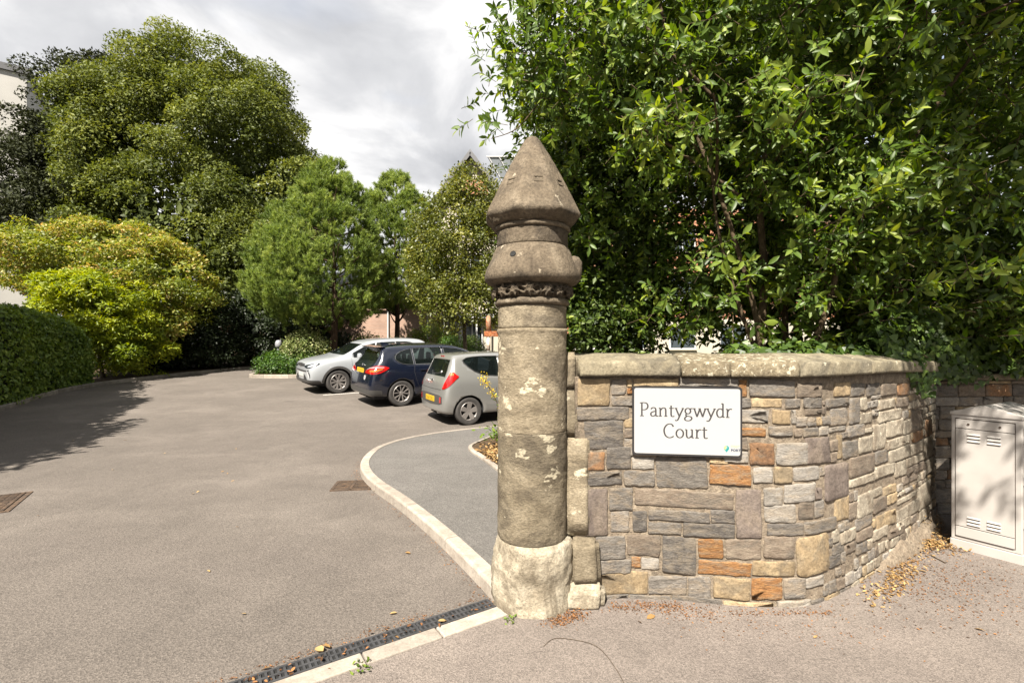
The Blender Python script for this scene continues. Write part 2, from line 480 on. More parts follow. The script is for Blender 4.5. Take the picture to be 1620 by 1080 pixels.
S_['t'] = stone('tan_sandstone', (.16, .118, .07), (.235, .175, .105), (.30, .235, .145), 11, (.12, .10, .075), .6, (.34, .28, .18), .68)
S_['o'] = stone('orange_ironstone', (.13, .066, .03), (.22, .108, .042), (.30, .18, .08), 15, (.155, .115, .08), .8, (.33, .26, .17), .66, band=2.5, bmp=.7)
S_['r'] = stone('rust_stone', (.10, .06, .038), (.16, .090, .048), (.24, .13, .06), 14, (.13, .105, .08), .75, (.30, .22, .14), .68)
S_['w'] = stone('limewashed_stone', (.17, .145, .112), (.25, .218, .17), (.33, .295, .235), 12, (.14, .11, .08), .7, (.42, .38, .30), .62)
S_['b'] = stone('brown_stone', (.10, .075, .055), (.145, .115, .088), (.20, .165, .125), 12, (.08, .07, .06), .6, (.27, .22, .16), .70, band=1.5)
M['coping'] = stone('coping_sandstone', (.125, .105, .072), (.188, .162, .112), (.25, .22, .158), 7, (.085, .075, .058), .75, (.36, .33, .25), .66, bmp=0.5)
M['coping2'] = stone('lichened_coping', (.10, .082, .054), (.185, .152, .10), (.27, .235, .165), 18, (.12, .098, .066), .6, (.42, .39, .30), .57, bmp=0.8, lscale=1.8)
M['shaft'] = stone('pillar_sandstone', (.100, .080, .054), (.165, .136, .094), (.235, .198, .142), 5, (.072, .059, .043), .75, (.40, .355, .26), .615, bmp=0.6, band=.6, grain=.34, pits=.55, lscale=1.15)
M['cap'] = stone('weathered_capital', (.058, .045, .032), (.105, .083, .058), (.165, .134, .096), 6, (.045, .037, .028), .75, (.28, .24, .18), .66, bmp=0.65, grain=.34, pits=.55, lscale=1.6)
M['base'] = stone('limewashed_base', (.23, .19, .135), (.35, .305, .23), (.42, .38, .30), 6, (.135, .11, .078), .75, (.095, .078, .056), .67, bmp=0.8, pits=.45)
M['iron'] = stone('rusty_iron', (.16, .055, .022), (.28, .09, .035), (.36, .18, .07), 40, (.33, .30, .22), .5, bmp=0.4)
M['flake'] = stone('flaking_paint', (.30, .26, .2), (.4, .36, .3), (.5, .46, .4), 60, (.25, .12, .06), .6, bmp=0.4)
M['cast'] = stone('cast_iron', (.03, .022, .018), (.055, .04, .03), (.09, .065, .048), 24, (.12, .075, .045), .5, bmp=0.4)
M['grate'] = plain('drain_plastic', (.035, .035, .037), 0.55, var=0.35, vs=20)
M['black'] = plain('black_gap', (.008, .008, .008), 0.9)
M['signw'] = plain('sign_white', (.30, .30, .30), 0.30, coat=0.3, var=.02, vs=3)
M['signb'] = plain('sign_black', (.02, .019, .02), 0.3)
M['ink'] = plain('sign_ink', (.035, .033, .034), 0.4)
M['cab'] = plain('cabinet_paint', (.345, .323, .303), 0.42, var=0.09, vs=3)
M['cabroof'] = plain('cabinet_roof', (.30, .275, .26), 0.45, var=0.08, vs=5)
M['seam'] = plain('dark_seam', (.05, .035, .025), 0.8)
M['bark'] = stone('bark', (.035, .026, .018), (.07, .052, .035), (.12, .092, .06), 9, (.05, .055, .03), .5, bmp=1.0, band=-0.8)
M['twig'] = stone('twig_bark', (.035, .024, .014), (.062, .044, .026), (.10, .072, .043), 14, bmp=0.5)
M['pinebark'] = stone('pine_bark', (.028, .018, .012), (.055, .034, .022), (.085, .055, .036), 12, bmp=1.0, band=-0.7)
M['laurel'] = leaf_mat('laurel_leaf', (.026, .052, .008), (.086, .140, .020), (.25, .30, .045), .40, .45, .38)
M['laureld'] = leaf_mat('shrub_leaf', (.020, .038, .007), (.050, .080, .013), (.125, .165, .027), .3, .5, .3)
M['ivy'] = leaf_mat('ivy_leaf', (.022, .045, .008), (.058, .10, .018), (.14, .20, .035), .3, .45, .4)
M['oak'] = leaf_mat('evergreen_oak_leaf', (.040, .055, .012), (.100, .122, .024), (.185, .20, .045), .28, .55, .25)
M['shadeleaf'] = leaf_mat('shade_painted_leaf', (.016, .020, .008), (.032, .038, .014), (.055, .062, .024), .12, .65, .15)  # leaf colours made very dark to stand in for shade over this tree
M['cherry'] = leaf_mat('autumn_leaf', (.080, .110, .016), (.205, .235, .036), (.44, .29, .10), .34, .45, .4)
M['lime'] = leaf_mat('lime_leaf', (.075, .115, .008), (.20, .245, .016), (.34, .35, .03), .38, .5, .35)
M['hedge'] = leaf_mat('hedge_leaf', (.035, .07, .010), (.12, .18, .028), (.24, .30, .055), .32, .5, .35)
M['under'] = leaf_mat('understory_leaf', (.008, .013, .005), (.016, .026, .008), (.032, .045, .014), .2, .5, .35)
M['pine'] = leaf_mat('pine_needle', (.062, .098, .022), (.165, .225, .050), (.30, .34, .09), .34, .5, .3)
M['birch'] = leaf_mat('birch_leaf', (.045, .058, .010), (.105, .12, .020), (.24, .235, .05), .34, .45, .4)
M['box'] = leaf_mat('box_leaf', (.02, .05, .008), (.05, .11, .014), (.10, .17, .02), .25, .45, .4)
M['flower'] = leaf_mat('cream_flower_shrub', (.05, .085, .015), (.14, .17, .05), (.42, .42, .22), .3, .5, .3)
M['yellow'] = leaf_mat('yellow_flower', (.3, .2, .01), (.5, .36, .015), (.62, .48, .02), .3, .5, .3)
M['weed'] = leaf_mat('weed_leaf', (.05, .09, .012), (.09, .15, .018), (.15, .2, .03), .3, .5, .3)
M['fallen'] = leaf_mat('fallen_leaf', (.12, .065, .028), (.23, .135, .05), (.36, .25, .11), .15, .6, .3)
M['crumb'] = leaf_mat('leaf_crumbs', (.06, .03, .014), (.15, .065, .024), (.27, .13, .05), .05, .8, .2)
# ------------------------------------------------------------------ ground
def sheet(name, xs, ys, zf, m, kind='structure', inside=None):
    vs = [(x, y, zf(x, y)) for y in ys for x in xs]; nx = len(xs); fs = []
    for j in range(len(ys) - 1):
        for i in range(nx - 1):
            cx, cy = (xs[i] + xs[i + 1]) / 2, (ys[j] + ys[j + 1]) / 2
            if inside and not inside(cx, cy): continue
            fs.append((j * nx + i, j * nx + i + 1, (j + 1) * nx + i + 1, (j + 1) * nx + i))
    mb = MB(); mb.add(vs, fs)
    return mb.build(name, m, smooth=True, kind=kind)

def lin(a, b, n): return [a + (b - a) * i / n for i in range(n + 1)]

sheet('ground', [-160, -60, -30, -20, -12, 0, 12, 20, 30, 60, 160], [-60, -20, -5, 3, 8, 9, 10, 11, 12, 15, 20, 26, 34, 60, 250],
      lambda x, y: min(zg(x, y), 2.2) - 0.06, M['earth'])
LK = [(-11.2, 6.0), (-11.9, 9.0), (-12.3, 11.65), (-13.2, 13.6), (-13.6, 15.2), (-13.4, 17.0), (-12.5, 19.4), (-11.2, 21.3), (-9.5, 22.2), (-7.5, 22.6)]
LKS = spline([(x, y, 0) for x, y in LK], 60)
sheet('drive', lin(-14.6, 6, 30), [-2, 1, 3, 5, 7, 8] + lin(8.5, 12, 14) + [13, 14, 16, 18, 20, 22.6, 25], lambda x, y: zg(x, y), M['drive'])
# pavement in front of the edging strip
SD = Vector((0.839, 0.545, 0)); SN = Vector((-0.545, 0.839, 0)); S0 = Vector((-0.019, 2.907, 0))
def st(a, b, z=0.0): p = S0 + SD * a + SN * b; return (p.x, p.y, z)
pv = MB()
pv.add([st(-14, 0, .004), st(0.02, 0, .004), (0.2, 3.2, .004), (4.2, 5.4, .004), (14, 5.6, .004), (14, -6, .004), (-12, -12, .004)], [(0, 6, 5, 4, 3, 2, 1)])
pv.build('pavement', M['pave'], kind='structure')

# kerb stones of the sunken edging strip
ed = empty('edging_strip', (0, 0, 0), kind='structure')
a = 0.03
rr = random.Random(5)
for i, ln in enumerate([.46, .42, .47, .45, .46, .46, .46, .46, .46, .46, .46, .46]):
    mb = MB(); mb.prism([st(a - ln + .005, 0.0)[:2], st(a - .004, 0.0)[:2], st(a - .004, .108)[:2], st(a - ln + .005, .108)[:2]], -.1, .013 + rr.uniform(-.002, .002))
    mb.build('edging_stone', M['kerb'], ed, bevel=.006)
    a -= ln

# slotted drainage channel behind it
dr = empty('drain_channel', st(0, 0.17), label='long black slotted drainage channel set in the drive behind the pale edging strip', cat='drain')
mb = MB(); mb.prism([st(-5.4, .109)[:2], st(-.01, .109)[:2], st(-.01, .225)[:2], st(-5.4, .225)[:2]], -.12, .002)
o = mb.build('channel_bed', M['black']); o.parent = dr; o.location = -Vector(dr.location)
for s in range(11):
    a0 = -.02 - s * .49
    mb = MB()
    for b0, w in ((.112, .014), (.160, .014), (.209, .014)):
        p = [st(a0 - .484, b0), st(a0, b0), st(a0, b0 + w), st(a0 - .484, b0 + w)]
        mb.prism([q[:2] for q in p], .0025, .012)
    for k in range(18):
        a1 = a0 - .004 - k * .0278
        for b0, b1 in ((.1262, .1598), (.1742, .2088)):
            p = [st(a1 - .012, b0), st(a1, b0), st(a1, b1), st(a1 - .012, b1)]
            mb.prism([q[:2] for q in p], .0028, .0108)
    o = mb.build('grate', M['grate']); o.parent = dr; o.location = -Vector(dr.location)

# raised footpath with its kerb
KP = [(-.09, 2.98), (-.2, 3.22), (-.63, 4.01), (-1.13, 4.82), (-1.57, 5.46), (-1.84, 5.95), (-2.02, 6.45), (-2.10, 7.0), (-2.08, 7.55), (-1.83, 8.2), (-1.27, 8.85), (-.31, 9.5), (.8, 9.9), (2.2, 10.2)]
KS = spline([(x, y, 0) for x, y in KP], 160)
def offs(path, d):
    out = []
    for i, p in enumerate(path):
        t = (path[min(i + 1, len(path) - 1)] - path[max(i - 1, 0)]).normalized()
        out.append(p + Vector((t.y, -t.x, 0)) * d)
    return out
KI = offs(KS, .108)
kb = empty('kerb', (0, 0, 0), kind='structure')
def kerb_run(parent, outer, inner, z0f, z1f, m, piece, name='kerb_stone', gap=.004):
    acc = 0.0; start = 0; n = len(outer)
    for i in range(1, n):
        acc += (outer[i] - outer[i - 1]).length
        if acc >= piece or i == n - 1:
            vs = []; fs = []
            idx = list(range(start, i + 1))
            for j in idx:
                o_, i_ = outer[j].copy(), inner[j].copy()
                if j == start: t = (outer[j + 1] - outer[j]).normalized(); o_ += t * gap; i_ += t * gap
                if j == i: t = (outer[j] - outer[j - 1]).normalized(); o_ -= t * gap; i_ -= t * gap
                d = (i_ - o_).normalized(); zt = z1f(o_.x, o_.y); zb = z0f(o_.x, o_.y)
                vs += [(o_.x, o_.y, zb), (o_.x, o_.y, zt - .018), (*(o_ + d * .006).to_2d(), zt - .006), (*(o_ + d * .02).to_2d(), zt), (i_.x, i_.y, zt), (i_.x, i_.y, zb)]
            for j in range(len(idx) - 1):
                for k in range(5): fs.append((j * 6 + k, (j + 1) * 6 + k, (j + 1) * 6 + k + 1, j * 6 + k + 1))
            fs.append(tuple(range(6))); fs.append(tuple((len(idx) - 1) * 6 + k for k in reversed(range(6))))
            mb = MB(); mb.add(vs, fs); mb.build(name, m, parent)
            start = i; acc = 0
kerb_run(kb, KS, KI, lambda x, y: -.1, lambda x, y: .10 + max(0, zg(x, y) - .02), M['kerb'], .9)
# footpath surface
pm = MB(); poly = [(p.x, p.y) for p in KI]
vs = [(x, y, .095 + max(0, zg(x, y) - .02)) for x, y in poly]
n0 = len(vs)
inner = [(3.2, 10.0), (3.2, 3.6), (.3, 3.05), (.1, 2.95)]
tri = []
cpts = [(.35, y, .095 + max(0, zg(.35, y) - .02)) for x, y in poly]
vs += cpts
for i in range(n0 - 1): tri.append((i, n0 + i, n0 + i + 1, i + 1))
pm.add(vs, [t[::-1] if False else t for t in tri]); pm.build('footpath', M['path'], kind='structure')

# kerb round the left-hand edge of the car park and the earth behind it
lk = empty('kerb', (0, 0, 0), kind='structure')
kerb_run(lk, offs(LKS, 0), offs(LKS, -.13), lambda x, y: zg(x, y) - .1, lambda x, y: zg(x, y) + .115, M['kerbdark'], .92)
vm = MB(); A = offs(LKS, -.13); B = offs(LKS, -14)
vv = [(p.x, p.y, zg(p.x, p.y) + .10) for p in A] + [(q.x, q.y, zg(p.x, p.y) + .3) for p, q in zip(A, B)]
vm.add(vv, [(i, i + 1, len(A) + i + 1, len(A) + i) for i in range(len(A) - 1)])
vm.build('soil_border', M['soil'], kind='structure')

# planting bed on the footpath behind the pillar
bd_out = spline([(-.02, 5.55, 0), (-.22, 6.05, 0), (-.42, 6.6, 0), (-.66, 7.26, 0), (-.56, 7.75, 0), (-.22, 8.4, 0), (.5, 8.75, 0), (1.5, 9.0, 0)], 44)
be = empty('bed_edging', (0, 0, 0), kind='structure')
kerb_run(be, bd_out, offs(bd_out, .06), lambda x, y: .06, lambda x, y: .135, M['kerb'], .5, 'edging_stone')
bi = offs(bd_out, .06); mb = MB()
mb.add([(p.x, p.y, .12) for p in bi] + [(1.6, p.y, .16) for p in bi], [(i, len(bi) + i, len(bi) + i + 1, i + 1) for i in range(len(bi) - 1)])
mb.build('bed_soil', M['soil'], kind='structure')

# white bay lines between the cars
def line(a, b, w):
    a, b = Vector((*a, 0)), Vector((*b, 0)); d = (b - a).normalized(); n = Vector((-d.y, d.x, 0)) * w / 2
    mb = MB(); pts = [a - n, b - n, b + n, a + n]; sub = 8; vs = []; fs = []
    for i in range(sub + 1):
        for s in (-1, 1):
            q = a.lerp(b, i / sub) + n * s; vs.append((q.x, q.y, zg(q.x, q.y) + .006))
    for i in range(sub): fs.append((2 * i, 2 * i + 2, 2 * i + 3, 2 * i + 1))
    mb.add(vs, fs); return mb.build('bay_line', M['linew'], kind='structure')
M['linew'] = plain('road_paint', (.42, .40, .37), .8, var=.25, vs=25)

# gully grate and manhole cover
g = empty('gully_grate', (-1.86, 5.66, 0), rz=radians(8), label='square cast iron gully grate in the drive beside the kerb bend', cat='drain')
mb = MB(); mb.box((0, 0, -.02), (.44, .40, .045)); o = mb.build('gully_pit', M['black'], g)
mb = MB()
for x in (-.205, -.0, .205): mb.box((x, 0, .006), (.03, .40, .016))
for y in (-.19, .19): mb.box((0, y, .0065), (.38, .025, .015))
mb.build('frame', M['cast'], g)
for k in range(9): 
    for x in (-.1025, .1025):
        mb = MB(); mb.box((x, -.155 + k * .039, .0062), (.17, .021, .013)); mb.build('bar', M['cast'], g)
mh = empty('manhole_cover', (-5.49, 4.87, .0), rz=radians(-57.5), label='rusty square manhole cover in the drive at the left edge', cat='manhole cover')
mb = MB(); mb.box((0, 0, .004), (.80, .80, .012)); mb.build('frame', M['cast'], mh)
for k in range(2):
    mb = MB(); mb.box((-.185 + k * .37, 0, .013), (.355, .70, .01))
    for i in range(5):
        for j in range(9): mb.box((-.185 + k * .37 - .13 + i * .065, -.29 + j * .0725, .0205), (.04, .045, .005))
    mb.build('lid', M['cast'], mh)

# ------------------------------------------------------------------ gate pillar
PX, PY = 0.13, 3.12
pil = empty('gate_pillar', (PX, PY, 0), label='tall weathered stone gate pillar with pointed cap and carved band beside the drive', cat='gate pillar')
def worn(r, a, z, amp=.004, sc=5.0, fine=.0015):
    p = Vector((cos(a) * .22 * sc, sin(a) * .22 * sc, z * sc))
    return r + amp * mnoise.noise(p) + fine * mnoise.noise(p * 5.3) * 1.5 + fine * mnoise.noise(p * 14.0)
def drum(name, prof, m, amp=.004, fine=.0015, n=96, dz=.015, rf=None, sc=5.0):
    fine_prof = []
    for (r0, z0), (r1, z1) in zip(prof, prof[1:]):
        k = max(1, int(hypot(r1 - r0, z1 - z0) / dz))
        for i in range(k): fine_prof.append((r0 + (r1 - r0) * i / k, z0 + (z1 - z0) * i / k))
    fine_prof.append(prof[-1])
    mb = MB(); mb.lathe(fine_prof, n, rf=(rf or (lambda r, a, z: worn(r, a, z, amp, sc, fine))))
    return mb.build(name, m, pil, smooth=True)
# base: rough, swelling toward the ground
def base_rf(r, a, z):
    k = 1.0 - .10 * max(0, cos(a - 1.2)) ** 2
    p = Vector((cos(a) * 1.1, sin(a) * 1.1, z * 4))
    return (r + .022 * mnoise.noise(p) + .011 * mnoise.noise(p * 3.1) + .006 * mnoise.noise(p * 9)) * (1 + .03 * max(0, cos(a)))
drum('base', [(.262, -.06), (.264, .04), (.262, .13), (.256, .24), (.250, .33), (.243, .385), (.228, .408)], M['base'], rf=base_rf)
drum('shaft_drum', [(.218, .409), (.2205, .414), (.2215, .55), (.2215, 1.08), (.2203, 1.085)], M['shaft'], .005, .0026)
drum('shaft_drum', [(.2195, 1.086), (.2212, 1.090), (.220, 1.40), (.219, 1.69), (.224, 1.705), (.2285, 1.716), (.222, 1.728)], M['shaft'], .005, .0026)
drum('neck_drum', [(.215, 1.729), (.219, 1.735), (.219, 1.865), (.214, 1.871)], M['shaft'], .004, .002)
drum('neck_ring', [(.218, 1.872), (.232, 1.876), (.238, 1.888), (.236, 1.903), (.226, 1.914)], M['cap'], .003, .0015)
fr = drum('frieze', [(.212, 1.915), (.214, 1.94), (.220, 1.99), (.226, 2.004)], M['cap'], .006, .003)
drum('capital', [(.228, 2.003), (.262, 2.006), (.290, 2.018), (.304, 2.036), (.306, 2.060), (.298, 2.095), (.280, 2.135), (.262, 2.175), (.246, 2.215), (.236, 2.238), (.230, 2.242)], M['cap'], .004, .002)
drum('upper_drum', [(.226, 2.244), (.2295, 2.25), (.229, 2.345)], M['cap'], .004, .002)
drum('roll_moulding', [(.226, 2.344), (.239, 2.347), (.245, 2.358), (.241, 2.370), (.230, 2.376)], M['cap'], .003, .0015)
# roll stop on the right flank of the capital
mb = MB(); mb.lathe([(.005, -.06), (.045, -.05), (.052, 0), (.05, .06), (.03, .09), (.004, .1)], 20, rf=lambda r, a, z: r + .006 * mnoise.noise(Vector((cos(a), sin(a), z * 20))))
o = mb.build('side_roll', M['cap'], pil, (.262, -.055, 2.09), smooth=True)
mb = MB(); mb.lathe([(.019, .003), (.019, -.003), (.016, -.005), (.015, .001)], 20, cap=False, axis='y'); mb.lathe([(.018, -.003), (.001, -.003)], 20, axis='y', cap=False)
o = mb.build('drilled_hole', M['black'], pil); ang = radians(-118)
rad_ = .2645
o.location = (rad_ * cos(ang), rad_ * sin(ang), 2.168); o.rotation_euler = (radians(-22), 0, ang + pi / 2)
# octagonal pointed cap
def cap_rf(r, a, z):
    off = radians(22.5 - 4)
    m_ = ((a + off) % (pi / 4)) - pi / 8
    octo = cos(pi / 8) / cos(m_) * 1.045
    k = 1.0 if z < 2.8 else max(0.1, 1.0 - (z - 2.8) * 5)
    p = Vector((cos(a) * 1.2, sin(a) * 1.2, z * 4))
    chip = 0
    if r > .27: chip = -.016 * max(0, mnoise.noise(p * 2.2 + Vector((3, 1, 7))) - .12)
    return r * (1 - k + k * octo) + .004 * mnoise.noise(p) + .0025 * mnoise.noise(p * 6) + chip
drum('pointed_cap', [(.236, 2.374), (.262, 2.388), (.294, 2.416), (.304, 2.428), (.305, 2.442), (.297, 2.460), (.262, 2.535), (.226, 2.61), (.188, 2.69), (.150, 2.765), (.112, 2.835), (.074, 2.9), (.052, 2.935), (.034, 2.956), (.012, 2.968)], M['cap'], n=128, rf=cap_rf)
for aa in (-90 + 8, -90 - 40, -90 + 52, 90, 135, 45):
    t = radians(aa); z = 2.625; r = .203
    mb = MB(); mb.box((0, 0, .017), (.056, .026, .012)); mb.box((0, 0, -.020), (.056, .022, .010)); mb.box((-.026, 0, 0), (.009, .020, .036))
    mb.box((.026, 0, 0), (.008, .016, .034));  
    o = mb.build('lifting_notch', M['cap'], pil, bevel=.003); o.location = (r * cos(t), r * sin(t), z); o.rotation_euler = (radians(-25), 0, t + pi / 2)
# carved vine running round the frieze
def cyl(a, z, r): return (r * cos(a), r * sin(a), z)
vine = MB()
for ph, amp, zc, rad0 in ((0, .026, 1.957, .0085), (2.1, .022, 1.962, .0065)):
    pts = [cyl(2 * pi * i / 140, zc + amp * sin(9 * 2 * pi * i / 140 + ph),   .238 + .007 * cos(11 * 2 * pi * i / 140)) for i in range(141)]
    vine.tube(pts, [rad0 * (1 + .25 * sin(i * .9)) for i in range(141)], 7)
for i in range(26):
    a0 = 2 * pi * i / 26 + .07 * sin(i * 5.1); vine.tube([cyl(a0, 1.925, .228), cyl(a0 + .04 * sin(i * 3), 1.955, .243), cyl(a0 + .09 * cos(i * 2), 1.992, .238)], [.006, .007, .004], 6)
vine.build('vine_carving', M['cap'], fr, smooth=True)
lv = random.Random(11)
leafm = MB()
out = [(0, -.034), (.010, -.020), (.030, -.022), (.022, -.002), (.034, .016), (.013, .014), (0, .040), (-.013, .014), (-.034, .016), (-.022, -.002), (-.030, -.022), (-.010, -.020)]
leafm.add([(x, 0.0, z) for x, z in out] + [(x * .5, -.012, z * .5) for x, z in out] + [(0, -.006, 0)],
          [(i, (i + 1) % 12, 12 + (i + 1) % 12, 12 + i) for i in range(12)] + [(12 + i, 12 + (i + 1) % 12, 24) for i in range(12)])
leaf_me = leafm.mesh('carved_leaf', [M['cap']])
for i in range(16):
    a0 = radians(-90) + (i - 2.2) * 2 * pi / 16 + lv.uniform(-.05, .05)
    o = link('carved_leaf', leaf_me, fr); r = .249
    o.location = (r * cos(a0), r * sin(a0), 1.957 + lv.uniform(-.006, .008)); s = lv.uniform(1.15, 1.4); o.scale = (s, 1.2, s * .85)
    o.rotation_euler = (0, lv.uniform(-.9, .9), a0 + pi / 2); o.rotation_mode = 'YXZ'; o.rotation_euler = (lv.uniform(-.15, .1), lv.uniform(-.9, .9), a0 + pi / 2)
# flat jamb strips and foot block on the wall side
def rough_block(name, c, d, m, parent, amp=.006, seed=1, cuts=5, bev=.012, sc=6):
    bm = bmesh.new(); bmesh.ops.create_cube(bm, size=1.0)
    bmesh.ops.scale(bm, vec=d, verts=bm.verts)
    bmesh.ops.bevel(bm, geom=bm.edges[:], offset=bev, segments=2, affect='EDGES')
    bmesh.ops.subdivide_edges(bm, edges=[e for e in bm.edges if e.calc_length() > .05], cuts=cuts, use_grid_fill=True)
    bmesh.ops.triangulate(bm, faces=[f for f in bm.faces if len(f.verts) > 4])
    for v in bm.verts:
        p = v.co * sc + Vector((seed * 3.7, seed * 1.3, seed))
        v.co += Vector((mnoise.noise(p), mnoise.noise(p + Vector((9, 0, 0))), mnoise.noise(p + Vector((0, 9, 0))))) * amp
    me = bpy.data.meshes.new(name); bm.to_mesh(me); bm.free(); me.materials.append(m)
    for p in me.polygons: p.use_smooth = True
    return link(name, me, parent, c)
rough_block('jamb_stone', (.288, .045, .725), (.150, .20, .62), M['shaft'], pil, .006, 2)
rough_block('jamb_stone', (.252, .05, 1.19), (.095, .18, .30), M['shaft'], pil, .006, 3)
rough_block('jamb_stone', (.245, .05, 1.46), (.085, .18, .235), M['shaft'], pil, .008, 4, bev=.02)
rough_block('foot_stone', (.325, .02, .26), (.20, .26, .29), M['shaft'], pil, .016, 5, bev=.03)
rough_block('foot_stone', (.305, .0, .05), (.28, .30, .16), M['base'], pil, .02, 6, bev=.035)
# gate hinge
mb = MB(); mb.box((-.255, .02, 1.698), (.11, .035, .035)); mb.build('hinge_bracket', M['iron'], pil, bevel=.004)
mb = MB(); mb.tube([(-.283, .02, 1.717), (-.283, .02, 1.80), (-.283, .02, 1.815)], [.017, .017, .010], 14); mb.build('hinge_pin', M['iron'], pil, smooth=True)
mb = MB(); mb.tube([(-.283, .02, 1.679), (-.283, .02, 1.59)], [.013, .012], 12); mb.build('pin_tail', M['flake'], pil, smooth=True)

# ------------------------------------------------------------------ curved rubble wall
WB = [(.40, 3.07), (.55, 3.085), (.74, 3.105), (1.023, 3.08), (1.30, 3.03), (1.643, 2.995), (1.89, 3.03), (2.12, 3.15), (2.40, 3.325), (2.71, 3.54), (3.02, 3.75), (3.40, 4.03), (3.82, 4.36)]
WS = spline([(x, y, 0) for x, y in WB], 240)
UL = [0.0]
for i in range(1, len(WS)): UL.append(UL[-1] + (WS[i] - WS[i - 1]).length)
UMAX = UL[-1]
def wpos(u, off=0.0):
    """point and outward normal on the wall line at arc length u"""
    u = min(max(u, 0), UMAX - 1e-6)
    lo, hi = 0, len(UL) - 1
    while hi - lo > 1:
        m_ = (lo + hi) // 2
        if UL[m_] <= u: lo = m_
        else: hi = m_
    f = (u - UL[lo]) / (UL[hi] - UL[lo])
    p = WS[lo].lerp(WS[hi], f); t = (WS[min(hi + 2, len(WS) - 1)] - WS[max(lo - 2, 0)]).normalized()
    n = Vector((t.y, -t.x, 0))
    return p + n * off, n, t
def u_of_px(px):
    m_ = (px - 810) / F
    lo, hi = 0, len(WS) - 1
    if WS[0].x / WS[0].y >= m_: return 0.0
    if WS[-1].x / WS[-1].y <= m_: return UMAX
    while hi - lo > 1:
        k = (lo + hi) // 2
        if WS[k].x / WS[k].y <= m_: lo = k
        else: hi = k
    r0, r1 = WS[lo].x / WS[lo].y, WS[hi].x / WS[hi].y
    return UL[lo] + (UL[hi] - UL[lo]) * (m_ - r0) / (r1 - r0)
def wuz(px, py):
    u = u_of_px(px); p, n, t = wpos(u)
    return u, CH - (py - HZ) * p.y / F
def wtop(u): return 1.425 - .035 * max(0, (u - 2.6) / 1.4)

wall = empty('curved_stone_wall', (1.6, 3.2, 0), label='low curved rubble stone wall of grey and orange stones carrying the white name sign', cat='stone wall')
def at_wall(o): o.parent = wall; o.location = -Vector(wall.location); return o
mb = MB(); vs = []; fs = []; NU = 90; NZ = 24
for i in range(NU + 1):
    u = UMAX * i / NU
    for j in range(NZ + 1):
        z = -.08 + (wtop(u) + .08) * j / NZ
        q = mnoise.noise(Vector((u * 9, z * 9, 2))) * .005
        p, n, t = wpos(u, -.0060 + q * .55); vs.append((p.x, p.y, z))
for i in range(NU):
    for j in range(NZ):
        a_ = i * (NZ + 1) + j; fs.append((a_, a_ + NZ + 1, a_ + NZ + 2, a_ + 1))
b0 = len(vs)
for i in range(NU + 1):
    u = UMAX * i / NU; p, n, t = wpos(u, -.36)
    vs += [(p.x, p.y, wtop(u)), (p.x, p.y, -.08)]
for i in range(NU):
    a_ = b0 + 2 * i; c_ = i * (NZ + 1) + NZ
    fs.append((a_, c_, c_ + NZ + 1, a_ + 2)); fs.append((a_ + 1, a_, a_ + 2, a_ + 3))
fs.append(tuple([j for j in range(NZ + 1)] + [b0, b0 + 1])[::-1]); e_ = NU * (NZ + 1)
fs.append(tuple([e_ + j for j in range(NZ + 1)] + [b0 + 2 * NU, b0 + 2 * NU + 1]))
mb.add(vs, fs); at_wall(mb.build('mortar_core', M['mortar'], smooth=True))

